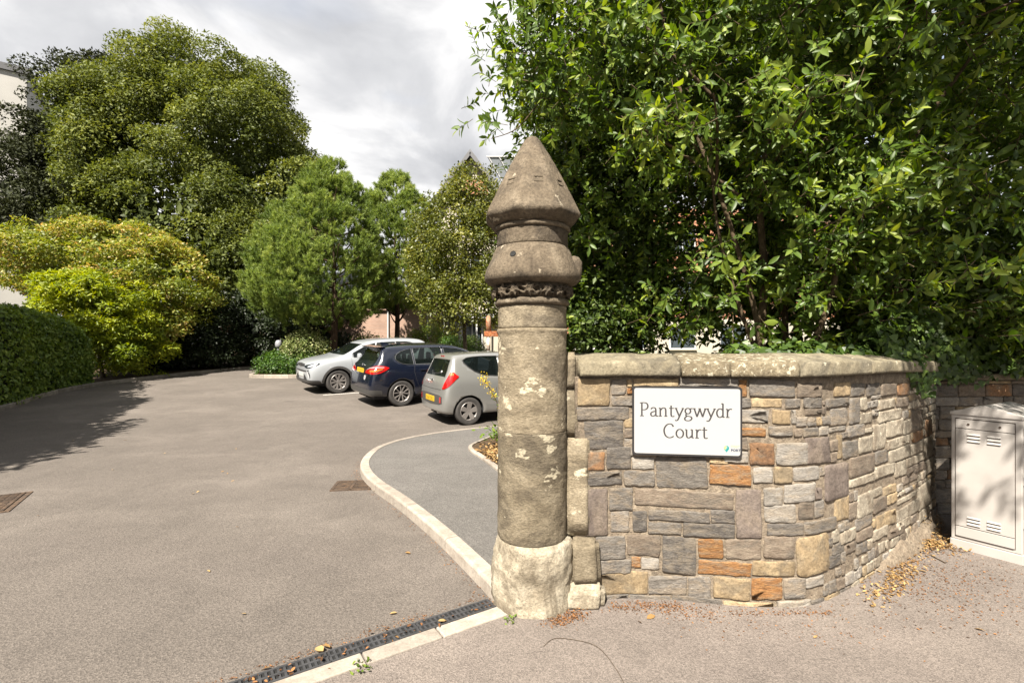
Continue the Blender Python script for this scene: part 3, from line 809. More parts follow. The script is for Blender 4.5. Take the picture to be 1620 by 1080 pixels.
srnd = random.Random(77)
def wall_stone(u0, z0, u1, z1, c, pos=wpos, host=at_wall, proud=None, name='stone'):
    """one rough block: jittered outline, rounded arris, uneven face; local origin at its centre"""
    w, h = u1 - u0, z1 - z0
    if w < .012 or h < .010: return
    uc, zc = (u0 + u1) / 2, (z0 + z1) / 2
    proud = srnd.uniform(.0015, .0075) if proud is None else proud
    j = min(min(w, h), .06) * .10; rc = min(w, h) * srnd.uniform(.015, .09)
    outl = []
    nx_, ny_ = max(3, min(8, int(w / .026))), max(3, min(7, int(h / .026)))
    for k in range(nx_): outl.append((-w / 2 + rc + (w - 2 * rc) * k / (nx_ - 1), -h / 2))
    for k in range(ny_): outl.append((w / 2, -h / 2 + rc + (h - 2 * rc) * k / (ny_ - 1)))
    for k in range(nx_): outl.append((w / 2 - rc - (w - 2 * rc) * k / (nx_ - 1), h / 2))
    for k in range(ny_): outl.append((-w / 2, h / 2 - rc - (h - 2 * rc) * k / (ny_ - 1)))
    sl = srnd.uniform(-.06, .06); sq = srnd.uniform(-.05, .05)
    outl = [(x + srnd.uniform(-j, j) * .6 + y * sq, y + srnd.uniform(-j, j) * .6 + x * sl * min(1, h / w)) for x, y in outl]
    N = len(outl); vs = []; sd = Vector((srnd.random() * 50, srnd.random() * 50, 0))
    tx, tz = srnd.uniform(-.02, .02), srnd.uniform(-.03, .02)
    def face(X, Y): return proud + X * tx + Y * tz + .0045 * mnoise.noise(Vector((X * 16, Y * 38, 3)) + sd) + .0022 * mnoise.noise(Vector((X * 60, Y * 110, 3)) + sd)
    ins = min(.0042, min(w, h) * .12)
    rings = [(1.0, -.04, 0), (1.0, -.0035, 0), (None, 0, 0), (.72, 0, 1), (.42, 0, 1), (.15, 0, 1)]
    for s, d, mode in rings:
        for (x, y) in outl:
            if s is None:
                X, Y = x * max(0, 1 - ins / (w / 2)), y * max(0, 1 - ins / (h / 2)); D = face(X, Y)
            elif mode: X, Y = x * s, y * s; D = face(X, Y)
            else:
                X, Y = x, y; D = d + (max(face(X, Y), -.002) if d > -.01 else 0)
            p, n, t = pos(uc + X, D); vs.append((p.x, p.y, zc + Y))
    fs = []; nr = len(rings)
    for r in range(nr - 1):
        for k in range(N): fs.append((r * N + k, r * N + (k + 1) % N, (r + 1) * N + (k + 1) % N, (r + 1) * N + k))
    fs.append(tuple((nr - 1) * N + k for k in range(N)))
    cpt = Vector(pos(uc, 0)[0]); cpt.z = zc
    mb = MB(); mb.add([(v[0] - cpt.x, v[1] - cpt.y, v[2] - cpt.z) for v in vs], fs)
    o = mb.build(name, S_[c], smooth=True); host(o); o.location = o.location + cpt
    return o

STONES = {
 (900, 540, 4.5): [(62,262,292,458,'t'),(302,268,408,378,'g'),(415,268,450,326,'t'),(415,332,450,374,'o'),(458,262,778,318,'t'),(786,262,1205,320,'g'),(1212,270,1268,398,'o'),(1280,270,1612,394,'g'),
   (302,388,450,458,'g'),(56,466,428,558,'d'),(112,562,386,768,'d'),(396,545,600,612,'t'),(396,618,600,688,'b'),(396,696,600,815,'g'),(118,786,258,916,'r'),(268,748,440,904,'d'),
   (450,822,610,910,'l'),(622,820,988,1044,'g'),(1002,878,1296,1020,'o'),(1100,404,1296,470,'g'),(1302,404,1520,470,'t'),(1100,482,1424,580,'l'),(1448,486,1578,588,'t'),(1586,486,1618,588,'l'),
   (1100,614,1402,672,'o'),(1422,602,1592,670,'g'),(1100,682,1272,770,'b'),(1100,778,1278,862,'l'),(1286,722,1462,876,'r'),(1478,722,1700,878,'l'),(1000,832,1132,870,'t'),(1140,838,1278,870,'l'),
   (1312,896,1452,1010,'l'),(1462,890,1588,1010,'t'),(124,926,376,1024,'d'),(390,922,612,1026,'g')],
 (900, 740, 4.5): [(124,150,276,482,'p'),(290,140,455,300,'g'),(300,306,430,456,'g'),(455,306,556,450,'d'),(470,160,1176,280,'b'),(470,288,1002,298,'l'),(566,304,1004,378,'d'),(1010,300,1182,394,'d'),
   (566,388,802,470,'g'),(814,394,1182,496,'d'),(1190,155,1372,498,'p'),(1386,140,1522,270,'l'),(190,482,402,650,'g'),(416,478,652,624,'b'),(666,490,906,750,'d'),(920,506,1102,642,'o'),
   (1118,505,1370,652,'b'),(1390,488,1610,646,'b'),(206,652,440,750,'g'),(446,632,512,710,'o'),(516,640,642,722,'l'),(920,668,1300,764,'o'),(1306,665,1612,768,'t'),
   (208,736,560,896,'t'),(566,768,842,900,'g'),(850,770,1012,932,'g'),(1030,782,1292,934,'t'),(1300,784,1520,936,'o'),(1530,782,1690,930,'g'),(210,900,424,960,'g'),(432,905,722,960,'g'),(738,915,1090,990,'g'),(1102,955,1462,1040,'t'),(1482,945,1720,1040,'l')],
 (1100, 560, 5.4): [(866,250,1080,370,'b'),(770,380,898,460,'g'),(928,372,1082,464,'g'),(836,480,1140,672,'l'),(946,712,1150,932,'p'),(840,962,1060,1080,'l')],
 (1100, 760, 5.4): [(580,46,748,212,'l'),(758,28,1022,186,'l'),(590,200,862,362,'l'),(884,176,1016,332,'b'),(1022,60,1080,160,'p'),(1024,170,1100,312,'g'),(612,366,930,472,'d'),(936,330,1200,440,'g'),(868,470,1140,800,'t'),(1120,90,1128,100,'g')],
 (1300, 560, 5.4): [(108,240,240,360,'t'),(247,250,372,360,'g'),(385,250,502,354,'d'),(512,250,640,350,'b'),(40,372,236,450,'g'),(242,372,324,592,'g'),(330,372,386,480,'w'),(330,500,432,590,'w'),(490,386,622,462,'w'),
   (480,474,680,568,'w'),(74,462,216,608,'g'),(66,618,206,660,'l'),(218,602,360,700,'g'),(180,738,312,882,'g'),(318,704,430,840,'w'),(436,594,545,812,'w'),(552,560,690,700,'w'),(700,560,770,680,'w'),(552,710,760,790,'w'),
   (135,690,176,890,'t'),(242,862,452,1030,'b'),(458,822,570,930,'g'),(576,796,752,900,'w'),(760,752,870,842,'w'),(760,470,860,650,'b'),(720,862,882,930,'w'),(30,935,228,1235,'p'),(240,1042,450,1110,'w'),(456,940,620,1040,'w'),(628,912,720,1040,'w'),(730,940,880,1010,'b'),(640,370,740,450,'b'),(650,250,740,350,'r'),(780,660,860,740,'r'),(690,1020,820,1090,'b'),(880,560,940,700,'r'),(880,700,945,880,'w'),(890,890,950,1010,'w')],
 (1300, 760, 5.4): [(-60,170,112,292,'l'),(112,135,232,338,'t'),(236,185,302,332,'b'),(308,104,436,298,'w'),(438,62,520,132,'w'),(526,40,632,112,'t'),(440,142,552,262,'b'),(558,110,642,190,'t'),(650,120,820,160,'w'),(822,20,932,222,'w'),
   (290,300,432,402,'g'),(474,270,632,388,'t'),(640,200,830,310,'w'),(-60,310,58,405,'d'),(62,296,280,412,'t'),(-215,430,62,745,'w'),(92,420,150,520,'w'),(92,530,190,620,'g'),(160,420,290,520,'w'),(200,530,290,610,'b'),(440,400,560,490,'w'),(300,412,430,500,'b'),(570,400,700,470,'b'),(840,230,920,330,'w'),(645,320,760,400,'w')],
}
WST = []
for (ox, oy, k), lst in STONES.items():
    for (x0, y0, x1, y1, c) in lst:
        u0, za = wuz(ox + x0 / k, oy + (y0 + y1) / 2 / k); u1, zb = wuz(ox + x1 / k, oy + (y0 + y1) / 2 / k)
        pm_, _, _ = wpos((u0 + u1) / 2)
        zt = CH - (oy + y0 / k - HZ) * pm_.y / F; zbm = CH - (oy + y1 / k - HZ) * pm_.y / F
        g_ = .001
        u0 += g_; u1 -= g_; zt = min(zt - g_, wtop(u0) - .004); zbm = zbm + g_
        if zt - zbm < .01 or u1 - u0 < .012: continue
        if any(not (u1 <= a0 + .004 or u0 >= a1 - .004 or zt <= b0_ + .003 or zbm >= b1 - .003) and
               (min(u1, a1) - max(u0, a0)) * (min(zt, b1) - max(zbm, b0_)) > .3 * min((u1 - u0) * (zt - zbm), (a1 - a0) * (b1 - b0_)) for (a0, b0_, a1, b1) in WST): continue
        WST.append((u0, zbm, u1, zt)); wall_stone(u0, zbm, u1, zt, c)
# small rubble in whatever is still open, a little limewashed toward the far end
def fill(umin, umax, zmin, zmaxf, boxes, cols, pos, host, rnd, hmin=.035, hmax=.10, wmin=.05, wmax=.20, lim=140):
    cnt = 0; z = zmin
    while z < zmaxf(umin) - .03:
        h = rnd.uniform(hmin, hmax); u = umin
        while u < umax - .03:
            w = min(rnd.uniform(wmin, wmax), umax - u)
            zt = min(z + h * rnd.uniform(.8, 1.05), zmaxf(u) - .005)
            def free(a, b, c_, d): return not any(a < X1 - .002 and c_ > X0 + .002 and b < Z1 - .002 and d > Z0 + .002 for (X0, Z0, X1, Z1) in boxes)
            a, c_ = u + .005, u + w - .005
            while c_ - a > .03 and not free(a, z, c_, zt): c_ -= .012
            if c_ - a > .03 and zt - z > .02 and cnt < lim:
                cl = rnd.choice(cols(u, z)); boxes.append((a, z, c_, zt)); wall_stone(a, z + .004, c_, zt - .004, cl, pos, host); cnt += 1
                u = c_ + .006
            else: u += .02
        z += h
    return cnt
fr_ = random.Random(4)
fill(.12, UMAX, -.02, wtop, WST, lambda u, z: 'ggldbt' if u < 1.95 else ('wwwwbtl' if u > 2.3 else 'lwtg'), wpos, at_wall, fr_, .035, .085, .05, .19, 170)
# concrete haunch along the foot of the far end
vs = []; fs = []; n_ = 40
for i in range(n_ + 1):
    u = 2.35 + (UMAX - 2.35) * i / n_; k = min(1, i / 12)
    for (off, z) in ((-.004, .01 + .125 * k), (.022 * k + .010, .01 + .085 * k), (.05 * k + .012, .0 + .04 * k), (.062 * k + .014, -.03)):
        q = mnoise.noise(Vector((u * 6, z * 8, 4))) * .024 * k + mnoise.noise(Vector((u * 17, z * 17, 4))) * .014
        p, n, t = wpos(u, off + q); vs.append((p.x, p.y, z + q * .5))
for i in range(n_):
    for j in range(3): a_ = i * 4 + j; fs.append((a_, a_ + 1, a_ + 5, a_ + 4))
mb = MB(); mb.add(vs, fs); at_wall(mb.build('haunch', M['mortar'], smooth=True))

# coping stones
def coping(ua, ub, m, pos, topf, host, over=.050, th=.092, rise=.050, back=.40, seed=1):
    prof = [(.0, .0), (over * .98, .004), (over, .02), (over * 1.0, th * .86), (over * .86, th * .99), (over * .3, th * 1.05), (-.10, th + rise * .55), (-.22, th + rise * .9), (-back, th + rise), (-back, .0)]
    n_ = max(8, int((ub - ua) / .02)); vs = []; fs = []; np_ = len(prof)
    for i in range(n_ + 1):
        u = ua + .004 + (ub - ua - .008) * i / n_; ed_ = min(i, n_ - i) / n_ * (ub - ua)
        rd = .010 * max(0, 1 - ed_ / .02)
        for (off, dz) in prof:
            sd = Vector((u * 7, off * 9, dz * 9 + seed * 5)); q = mnoise.noise(sd) * .009 + mnoise.noise(sd * 3.2) * .005 + mnoise.noise(sd * 8) * .002
            front = 1 if off > -.2 else 0
            p, n, t = pos(u, off + (q - rd) * front); vs.append((p.x, p.y, topf(u) + .002 + dz + (q - rd) * (1 if dz > .03 else .25)))
    for i in range(n_):
        for j in range(np_): a_ = i * np_ + j; b_ = i * np_ + (j + 1) % np_; fs.append((a_, a_ + np_, b_ + np_, b_))
    fs.append(tuple(range(np_))); fs.append(tuple(n_ * np_ + k for k in reversed(range(np_))))
    mb = MB(); mb.add(vs, fs); o = mb.build('coping_stone', m, smooth=True); host(o)
    for e in o.data.edges: pass
    return o
cb = [0.02, u_of_px(1076), u_of_px(1153), u_of_px(1259), u_of_px(1368), UMAX - .02]
for i in range(5):
    coping(cb[i], cb[i + 1], M['coping'] if i in (0, 3, 4) else M['coping2'], wpos, wtop, at_wall, seed=i, th=.094 if i != 4 else .088)

# ------------------------------------------------------------------ straight boundary wall behind the cabinet
bw = empty('boundary_wall', (5.6, 4.8, 0), label='shaded straight stone wall running behind the grey cabinet under the ivy', cat='stone wall')
BA, BB = Vector((3.60, 4.62, 0)), Vector((8.6, 4.95, 0)); BD = (BB - BA).normalized(); BN = Vector((BD.y, -BD.x, 0))
def bpos(u, off=0.0): return BA + BD * u + BN * off, BN, BD
def at_bw(o): o.parent = bw; o.location = -Vector(bw.location); return o
BL = (BB - BA).length
mb = MB(); p = [bpos(0, -.014)[0], bpos(BL, -.014)[0], bpos(BL, -.36)[0], bpos(0, -.36)[0]]
mb.prism([(q.x, q.y) for q in p], -.08, 1.30); at_bw(mb.build('mortar_core', M['mortar']))
br = random.Random(9); z = .01; cnt = 0
while z < 1.27:
    h = min(br.uniform(.07, .15), 1.295 - z); u = .01
    while u < 3.4:
        w = br.uniform(.10, .30)
        wall_stone(u, z + .005, min(u + w, 3.4) - .010, z + h - .005, br.choice('ggdbbltrg'), bpos, at_bw); u += w; cnt += 1
    z += h
for k in range(7): coping(.01 + k * .7, .7 + k * .7, M['coping'], bpos, lambda u: 1.30, at_bw, .03, .06, .03, .4, 20 + k)

# ------------------------------------------------------------------ raised garden behind the walls
def bank(x, y):
    k = min(1, max(0, (11 - y) / 4)); return 1.33 * k + (zg(x, y) + .15) * (1 - k)
sheet('garden_soil', lin(.5, 14, 30), lin(3.3, 14, 20), bank, M['soil'],
      inside=lambda x, y: y > (3.42 if x < 2.0 else (3.42 + (x - 2.0) * .75 if x < 3.9 else 4.92)) and x > .55 + max(0, y - 3.6) * .28)

# ------------------------------------------------------------------ name sign
su, _ = wuz(1084, 667); sp, sn, stt = wpos(su)
sg_t = (wpos(u_of_px(1160))[0] - wpos(u_of_px(1008))[0]).normalized(); sg_n = Vector((sg_t.y, -sg_t.x, 0))
SW, SH = .662, .436
scn = sp + sg_n * .030; scn.z = 1.147
sign = empty('name_sign', scn, atan2(sg_t.y, sg_t.x), label='white rectangular sign with black border reading Pantygwydr Court fixed to the curved wall', cat='sign')
def rrect(w, h, r, n=5):
    out = []
    for cx, cy, a0 in ((w / 2 - r, h / 2 - r, 0), (-w / 2 + r, h / 2 - r, 90), (-w / 2 + r, -h / 2 + r, 180), (w / 2 - r, -h / 2 + r, 270)):
        for k in range(n + 1):
            a = radians(a0 + 90 * k / n); out.append((cx + r * cos(a), cy + r * sin(a)))
    return out
RX = Matrix.Rotation(pi / 2, 4, 'X')      # x,y,z -> x,-z,y : y up, z toward the viewer
mb = MB(); mb.prism(rrect(SW, SH, .018), -.012, .006, M=RX); mb.build('border', M['signb'], sign)
mb = MB(); mb.prism(rrect(SW - .024, SH - .024, .014), .0061, .0085, M=RX); mb.build('panel', M['signw'], sign)
for x in (-.2, .2):
    mb = MB(); mb.tube([(x, .012, .1), (x, .026, .1)], .008, 8); mb.build('fixing', M['signb'], sign)
# lettering, drawn stroke by stroke with a broad-pen contrast
def arc(cx, cy, rx, ry, a0, a1, n=16): return [(cx + rx * cos(radians(a0 + (a1 - a0) * k / n)), cy + ry * sin(radians(a0 + (a1 - a0) * k / n))) for k in range(n + 1)]
def sm(pts, n=14): return [(p.x, p.y) for p in spline([(x, y, 0) for x, y in pts], n)]
GL = {
 'P': (1.12, [[(.25, 0), (.25, 1.52)], [(.04, .03), (.48, .03)], [(.02, 1.5), (.25, 1.52)], sm([(.25, 1.52), (.52, 1.53), (.80, 1.44), (.92, 1.14), (.80, .84), (.52, .72), (.25, .73)])]),
 'a': (.96, [sm([(.14, .80), (.26, .94), (.46, .99), (.62, .90), (.67, .70)]), [(.67, .72), (.67, .2)], sm([(.67, .2), (.72, .05), (.84, .02), (.93, .07)]), sm([(.67, .60), (.44, .54), (.18, .42), (.12, .22), (.22, .04), (.40, .02), (.56, .10), (.67, .22)])]),
 'n': (1.10, [[(.2, 0), (.2, .95)], [(.03, .93), (.2, .95)], [(.03, .03), (.38, .03)], sm([(.2, .66), (.36, .88), (.56, .98), (.74, .90), (.80, .66)]), [(.80, .68), (.80, 0)], [(.63, .03), (.98, .03)]]),
 't': (.68, [[(.28, 1.25), (.28, .25)], sm([(.28, .25), (.33, .06), (.48, .01), (.64, .07)]), [(.05, .94), (.60, .94)]]),
 'y': (1.0, [[(.12, .95), (.50, .03)], sm([(.90, .95), (.66, .42), (.48, -.02), (.34, -.32), (.18, -.44), (.02, -.38)]), [(-.02, .95), (.28, .95)], [(.74, .95), (1.02, .95)]]),
 'g': (.98, [arc(.42, .66, .29, .31, 0, 360, 24), sm([(.66, .84), (.76, .94), (.95, .95)]), sm([(.30, .38), (.20, .24), (.26, .12), (.48, .08), (.74, .02), (.84, -.16), (.70, -.36), (.42, -.43), (.14, -.36), (.08, -.18), (.18, -.02), (.32, .08)], 30)]),
 'w': (1.42, [[(.12, .95), (.42, .03)], [(.42, .03), (.72, .92)], [(.72, .92), (1.02, .03)], [(1.02, .03), (1.32, .95)], [(-.02, .95), (.28, .95)], [(.56, .95), (.86, .95)], [(1.18, .95), (1.44, .95)]]),
 'd': (1.04, [sm([(.74, .82), (.54, .97), (.30, .92), (.13, .66), (.13, .34), (.28, .07), (.50, .02), (.74, .2)]), [(.76, 1.55), (.76, .02)], [(.58, 1.53), (.76, 1.55)], [(.76, .03), (.95, .05)]]),
 'r': (.70, [[(.2, 0), (.2, .95)], [(.03, .93), (.2, .95)], [(.03, .03), (.42, .03)], sm([(.2, .60), (.34, .86), (.52, .96), (.68, .92)])]),
 'C': (1.30, [sm([(1.10, 1.22), (.98, 1.44), (.72, 1.54), (.38, 1.40), (.14, 1.02), (.12, .62), (.28, .20), (.60, .0), (.90, .03), (1.14, .18)], 28)]),
 'o': (1.02, [arc(.5, .485, .38, .47, 0, 360, 26)]),
 'u': (1.10, [[(.2, .95), (.2, .32)], sm([(.2, .34), (.26, .10), (.42, .02), (.60, .10), (.78, .30)]), [(.80, .95), (.80, .02)], [(.03, .93), (.2, .95)], [(.62, .93), (.80, .95)], [(.80, .03), (.98, .05)]]),
}
zoff = [0.0]
def glyph(mb, ch, x0, y0, s):
    adv, strokes = GL[ch]
    for pts in strokes:
        P = [Vector((x, y)) for x, y in pts]; L_, R_ = [], []
        for i, p in enumerate(P):
            t = (P[min(i + 1, len(P) - 1)] - P[max(i - 1, 0)]).normalized()
            w = .098 + .082 * abs(t.y) ** 1.3
            n = Vector((-t.y, t.x)) * w / 2; L_.append(p + n); R_.append(p - n)
        zoff[0] += .000004; z = .0091 + zoff[0]
        vs = [RX @ Vector((x0 + q.x * s, y0 + q.y * s, z)) for q in L_ + R_]; k = len(P)
        mb.add(vs, [(i, k + i, k + i + 1, i + 1) for i in range(k - 1)])
def word(txt, xl, yb, s, parent):
    mb = MB(); x = xl
    for ch in txt: glyph(mb, ch, x, yb, s); x += GL[ch][0] * s
    return mb.build('lettering', M['ink'], parent)
def wl(txt): return sum(GL[c][0] for c in txt)
s1 = .855 * (SW - .01) / wl('Pantygwydr')
word('Pantygwydr', -SW / 2 + .068 * SW, SH / 2 - .434 * SH, s1, sign)
word('Court', -SW / 2 + .286 * SW, SH / 2 - .737 * SH, s1 * 1.01, sign)
def text_mesh(name, body, size, m, parent, loc, rot, space=1.0, align='LEFT', extrude=0.0, bold=0.0):
    cu = bpy.data.curves.new(name, 'FONT'); cu.body = body; cu.size = size; cu.align_x = align; cu.space_character = space; cu.extrude = extrude; cu.offset = bold
    tmp = bpy.data.objects.new(name, cu); COL.objects.link(tmp)
    dg = bpy.context.evaluated_depsgraph_get(); me = bpy.data.meshes.new_from_object(tmp.evaluated_get(dg))
    COL.objects.unlink(tmp); bpy.data.objects.remove(tmp); bpy.data.curves.remove(cu)
    me.materials.clear(); me.materials.append(m)
    return link(name, me, parent, loc, rot)
M['navy'] = plain('navy_print', (.02, .03, .06), .4); M['teal'] = plain('teal_print', (.01, .17, .18), .4); M['yprint'] = plain('yellow_print', (.75, .52, .20), .4); M['lgreen'] = plain('green_print', (.30, .50, .12), .4)
lx, ly = .238, -.160
mb = MB(); pin = arc(lx, ly, .0155, .0155, -50, 230, 22) + [(lx, ly - .026)]
mb.prism(pin, .009, .0094, M=RX); mb.build('logo', M['teal'], sign)
mb = MB(); mb.prism(arc(lx - .004, ly + .002, .0105, .0115, 60, 250, 16) + [(lx - .004, ly - .010)], .0094, .0097, M=RX); mb.build('logo', M['lgreen'], sign)
text_mesh('lettering', 'P', .022, M['signw'], sign, (lx - .006, -.0099, ly - .007), (pi / 2, 0, 0))
text_mesh('lettering', 'FIRST', .0205, M['yprint'], sign, (lx + .026, -.0092, ly + .004), (pi / 2, 0, 0), 1.08, bold=.0006)['kind'] = 'stuff'
text_mesh('lettering', 'PORT', .0205, M['navy'], sign, (lx + .026, -.0092, ly - .019), (pi / 2, 0, 0), 1.12, bold=.0009)['kind'] = 'stuff'

# ------------------------------------------------------------------ utility cabinet
ca, cb_ = Vector((3.56, 3.92, 0)), Vector((3.775, 3.575, 0))
cd = (cb_ - ca).normalized(); CW = (cb_ - ca).length; cn = Vector((cd.y, -cd.x, 0))
CDP = .62; CHH = 1.075
cabn = empty('utility_cabinet', (ca + cb_) / 2 - cn * (CDP / 2), atan2(cd.y, cd.x), label='pale grey steel utility cabinet with pitched lid and louvred door beside the wall', cat='cabinet')
yf = -CDP / 2
mb = MB(); mb.box((0, 0, .03), (CW + .012, CDP + .012, .09)); mb.build('plinth', M['cab'], cabn, bevel=.004)
mb = MB(); mb.box((0, 0, .075 + (CHH - .075) / 2), (CW, CDP, CHH - .077)); mb.build('body', M['cab'], cabn, bevel=.006)
mb = MB()   # dark shadow gaps behind the proud panels
mb.box((-.005, yf - .0012, .575), (CW - .062, .002, .945)); mb.build('door_gap', M['seam'], cabn)
dw = CW - .070
def dpanel(name, z0, z1):
    mb = MB(); mb.box((-.005, yf - .006, (z0 + z1) / 2), (dw, .010, z1 - z0)); return mb.build(name, M['cab'], cabn, bevel=.0025)
door = dpanel('door', .190, .965); dpanel('lower_panel', .108, .185); dpanel('top_panel', .970, 1.040)
for zc in (.90, .245):
    for xo in (-.063, .053):
        for k in range(3):
            mb = MB(); z = zc + (k - 1) * .026
            mb.add([(xo - .038, yf - .0112, z + .008), (xo + .038, yf - .0112, z + .008), (xo + .038, yf - .020, z - .004), (xo - .038, yf - .020, z - .004), (xo - .038, yf - .0112, z - .006), (xo + .038, yf - .0112, z - .006)],
                   [(3, 2, 1, 0), (5, 4, 0, 1), (3, 0, 4), (2, 5, 1), (3, 4, 5, 2)])
            mb.build('louvre', M['cab'], door)
            mb = MB(); mb.box((xo, yf - .0116, z - .0065), (.074, .001, .006)); mb.build('louvre_slot', M['black'], door)
for x in (-.095, .085):
    mb = MB(); mb.tube([(x, yf - .008, 1.006), (x, yf - .0165, 1.006)], .008, 12); mb.build('screw', M['seam'], cabn)
mb = MB(); hw = CW / 2 + .006
zt = CHH
vs = []
for y in (yf - .008, -yf + .008): vs += [(-hw, y, zt), (hw, y, zt), (hw, y, zt + .022), (0, y, zt + .085), (-hw, y, zt + .022)]
mb.add(vs, [(0, 1, 2, 3, 4), (9, 8, 7, 6, 5), (0, 5, 6, 1), (1, 6, 7, 2), (2, 7, 8, 3), (3, 8, 9, 4), (4, 9, 5, 0)])
mb.build('lid', M['cab'], cabn, bevel=.003)
for z in (.30, .62, .92):
    mb = MB(); mb.tube([(CW / 2 + .004, yf + .02, z - .03), (CW / 2 + .004, yf + .02, z + .03)], .008, 8); mb.build('hinge', M['cab'], cabn)
# ------------------------------------------------------------------ cars
M['navyp'] = plain('navy_car_paint', (.004, .006, .014), .22, coat=1.0)
M['silver'] = plain('silver_car_paint', (.27, .27, .26), .30, metal=.55, coat=1.0)
M['pale'] = plain('pale_grey_car_paint', (.27, .285, .30), .35, coat=1.0)
M['trim'] = plain('black_plastic_trim', (.022, .022, .023), .6)
M['lowtrim'] = plain('grey_lower_bumper', (.042, .040, .038), .6)
M['inside'] = plain('car_interior', (.012, .012, .013), .8)
M['seat'] = plain('seat_fabric', (.03, .03, .032), .85)
M['tyre'] = plain('tyre_rubber', (.032, .029, .027), .8, var=.3, vs=9)
M['alloy'] = plain('alloy', (.175, .16, .15), .45, metal=.3)
M['alloyd'] = plain('dark_alloy', (.03, .03, .032), .4, metal=.3)
M['chrome'] = plain('chrome_trim', (.35, .35, .35), .2, metal=.9)
M['red'] = plain('tail_lamp_red', (.30, .006, .006), .12, coat=1.0)
M['orangel'] = plain('tail_lamp_amber', (.45, .10, .015), .15, coat=1.0)
M['lens'] = plain('headlamp_lens', (.02, .024, .03), .2, coat=.3)
M['lampw'] = plain('lamp_white', (.42, .43, .45), .2, coat=1.0)
M['plate'] = plain('yellow_plate', (.46, .29, .01), .4)
M['platew'] = plain('white_plate', (.4, .4, .39), .4)
M['plateink'] = plain('plate_ink', (.05, .032, .01), .5)
M['stick'] = plain('white_sticker', (.42, .42, .42), .4)
def glass_mat():
    m, nt, b, out = new_mat('car_glass')
    b.inputs["Base Color"].default_value = (.008, .011, .011, 1); b.inputs["Roughness"].default_value = .03; b.inputs["Coat Weight"].default_value = .5
    t = nt.nodes.new("ShaderNodeBsdfTransparent"); t.inputs["Color"].default_value = (.62, .72, .68, 1)
    mx = nt.nodes.new("ShaderNodeMixShader"); mx.inputs[0].default_value = .55
    nt.links.new(b.outputs[0], mx.inputs[1]); nt.links.new(t.outputs[0], mx.inputs[2]); nt.links.new(mx.outputs[0], out.inputs[0])
    return m
M['glass'] = glass_mat()

def loft_body(st):
    """closed half-mirrored loft through sections; st rows: x, zb, wl, wm, zm, wb, zbelt, (w6,z6), (w7,z7), z8, lean"""
    secs = []
    for (x, zb, wl, wm, zm, wb, zt, w6, z6, w7, z7, z8, ln) in st:
        h = [(x, 0, zb), (x, wl * .93, zb), (x, wl, zb + .045), (x, wl + (wm - wl) * .75, zb + (zm - zb) * .55), (x, wm, zm), (x + ln * .25, wm - (wm - wb) * .35, zm + (zt - zm) * .6),
             (x + ln * .5, wb, zt), (x + ln * .8, w6, z6), (x + ln, w7, z7), (x + ln, 0, z8)]
        secs.append(h + [(p[0], -p[1], p[2]) for p in reversed(h[1:-1])])
    n = len(secs[0]); vs = [p for s in secs for p in s]; fs = []
    for i in range(len(secs) - 1):
        for k in range(n):
            fs.append((i * n + k, i * n + (k + 1) % n, (i + 1) * n + (k + 1) % n, (i + 1) * n + k))
    for base, rev in ((0, False), ((len(secs) - 1) * n, True)):
        half = n // 2
        for k in range(half):
            a_, b_, c_, d_ = base + k, base + k + 1, base + (n - k - 1) % n, base + (n - k) % n
            f = (a_, d_, c_, b_)
            f = tuple(dict.fromkeys(f))
            if len(f) >= 3: fs.append(f[::-1] if rev else f)
    me = bpy.data.meshes.new('body'); me.from_pydata(vs, [], fs)
    bm = bmesh.new(); bm.from_mesh(me); bmesh.ops.recalc_face_normals(bm, faces=bm.faces); bm.to_mesh(me); bm.free()
    return me

def eval_mesh(o):
    dg = bpy.context.evaluated_depsgraph_get(); dg.update()
    return bpy.data.meshes.new_from_object(o.evaluated_get(dg))

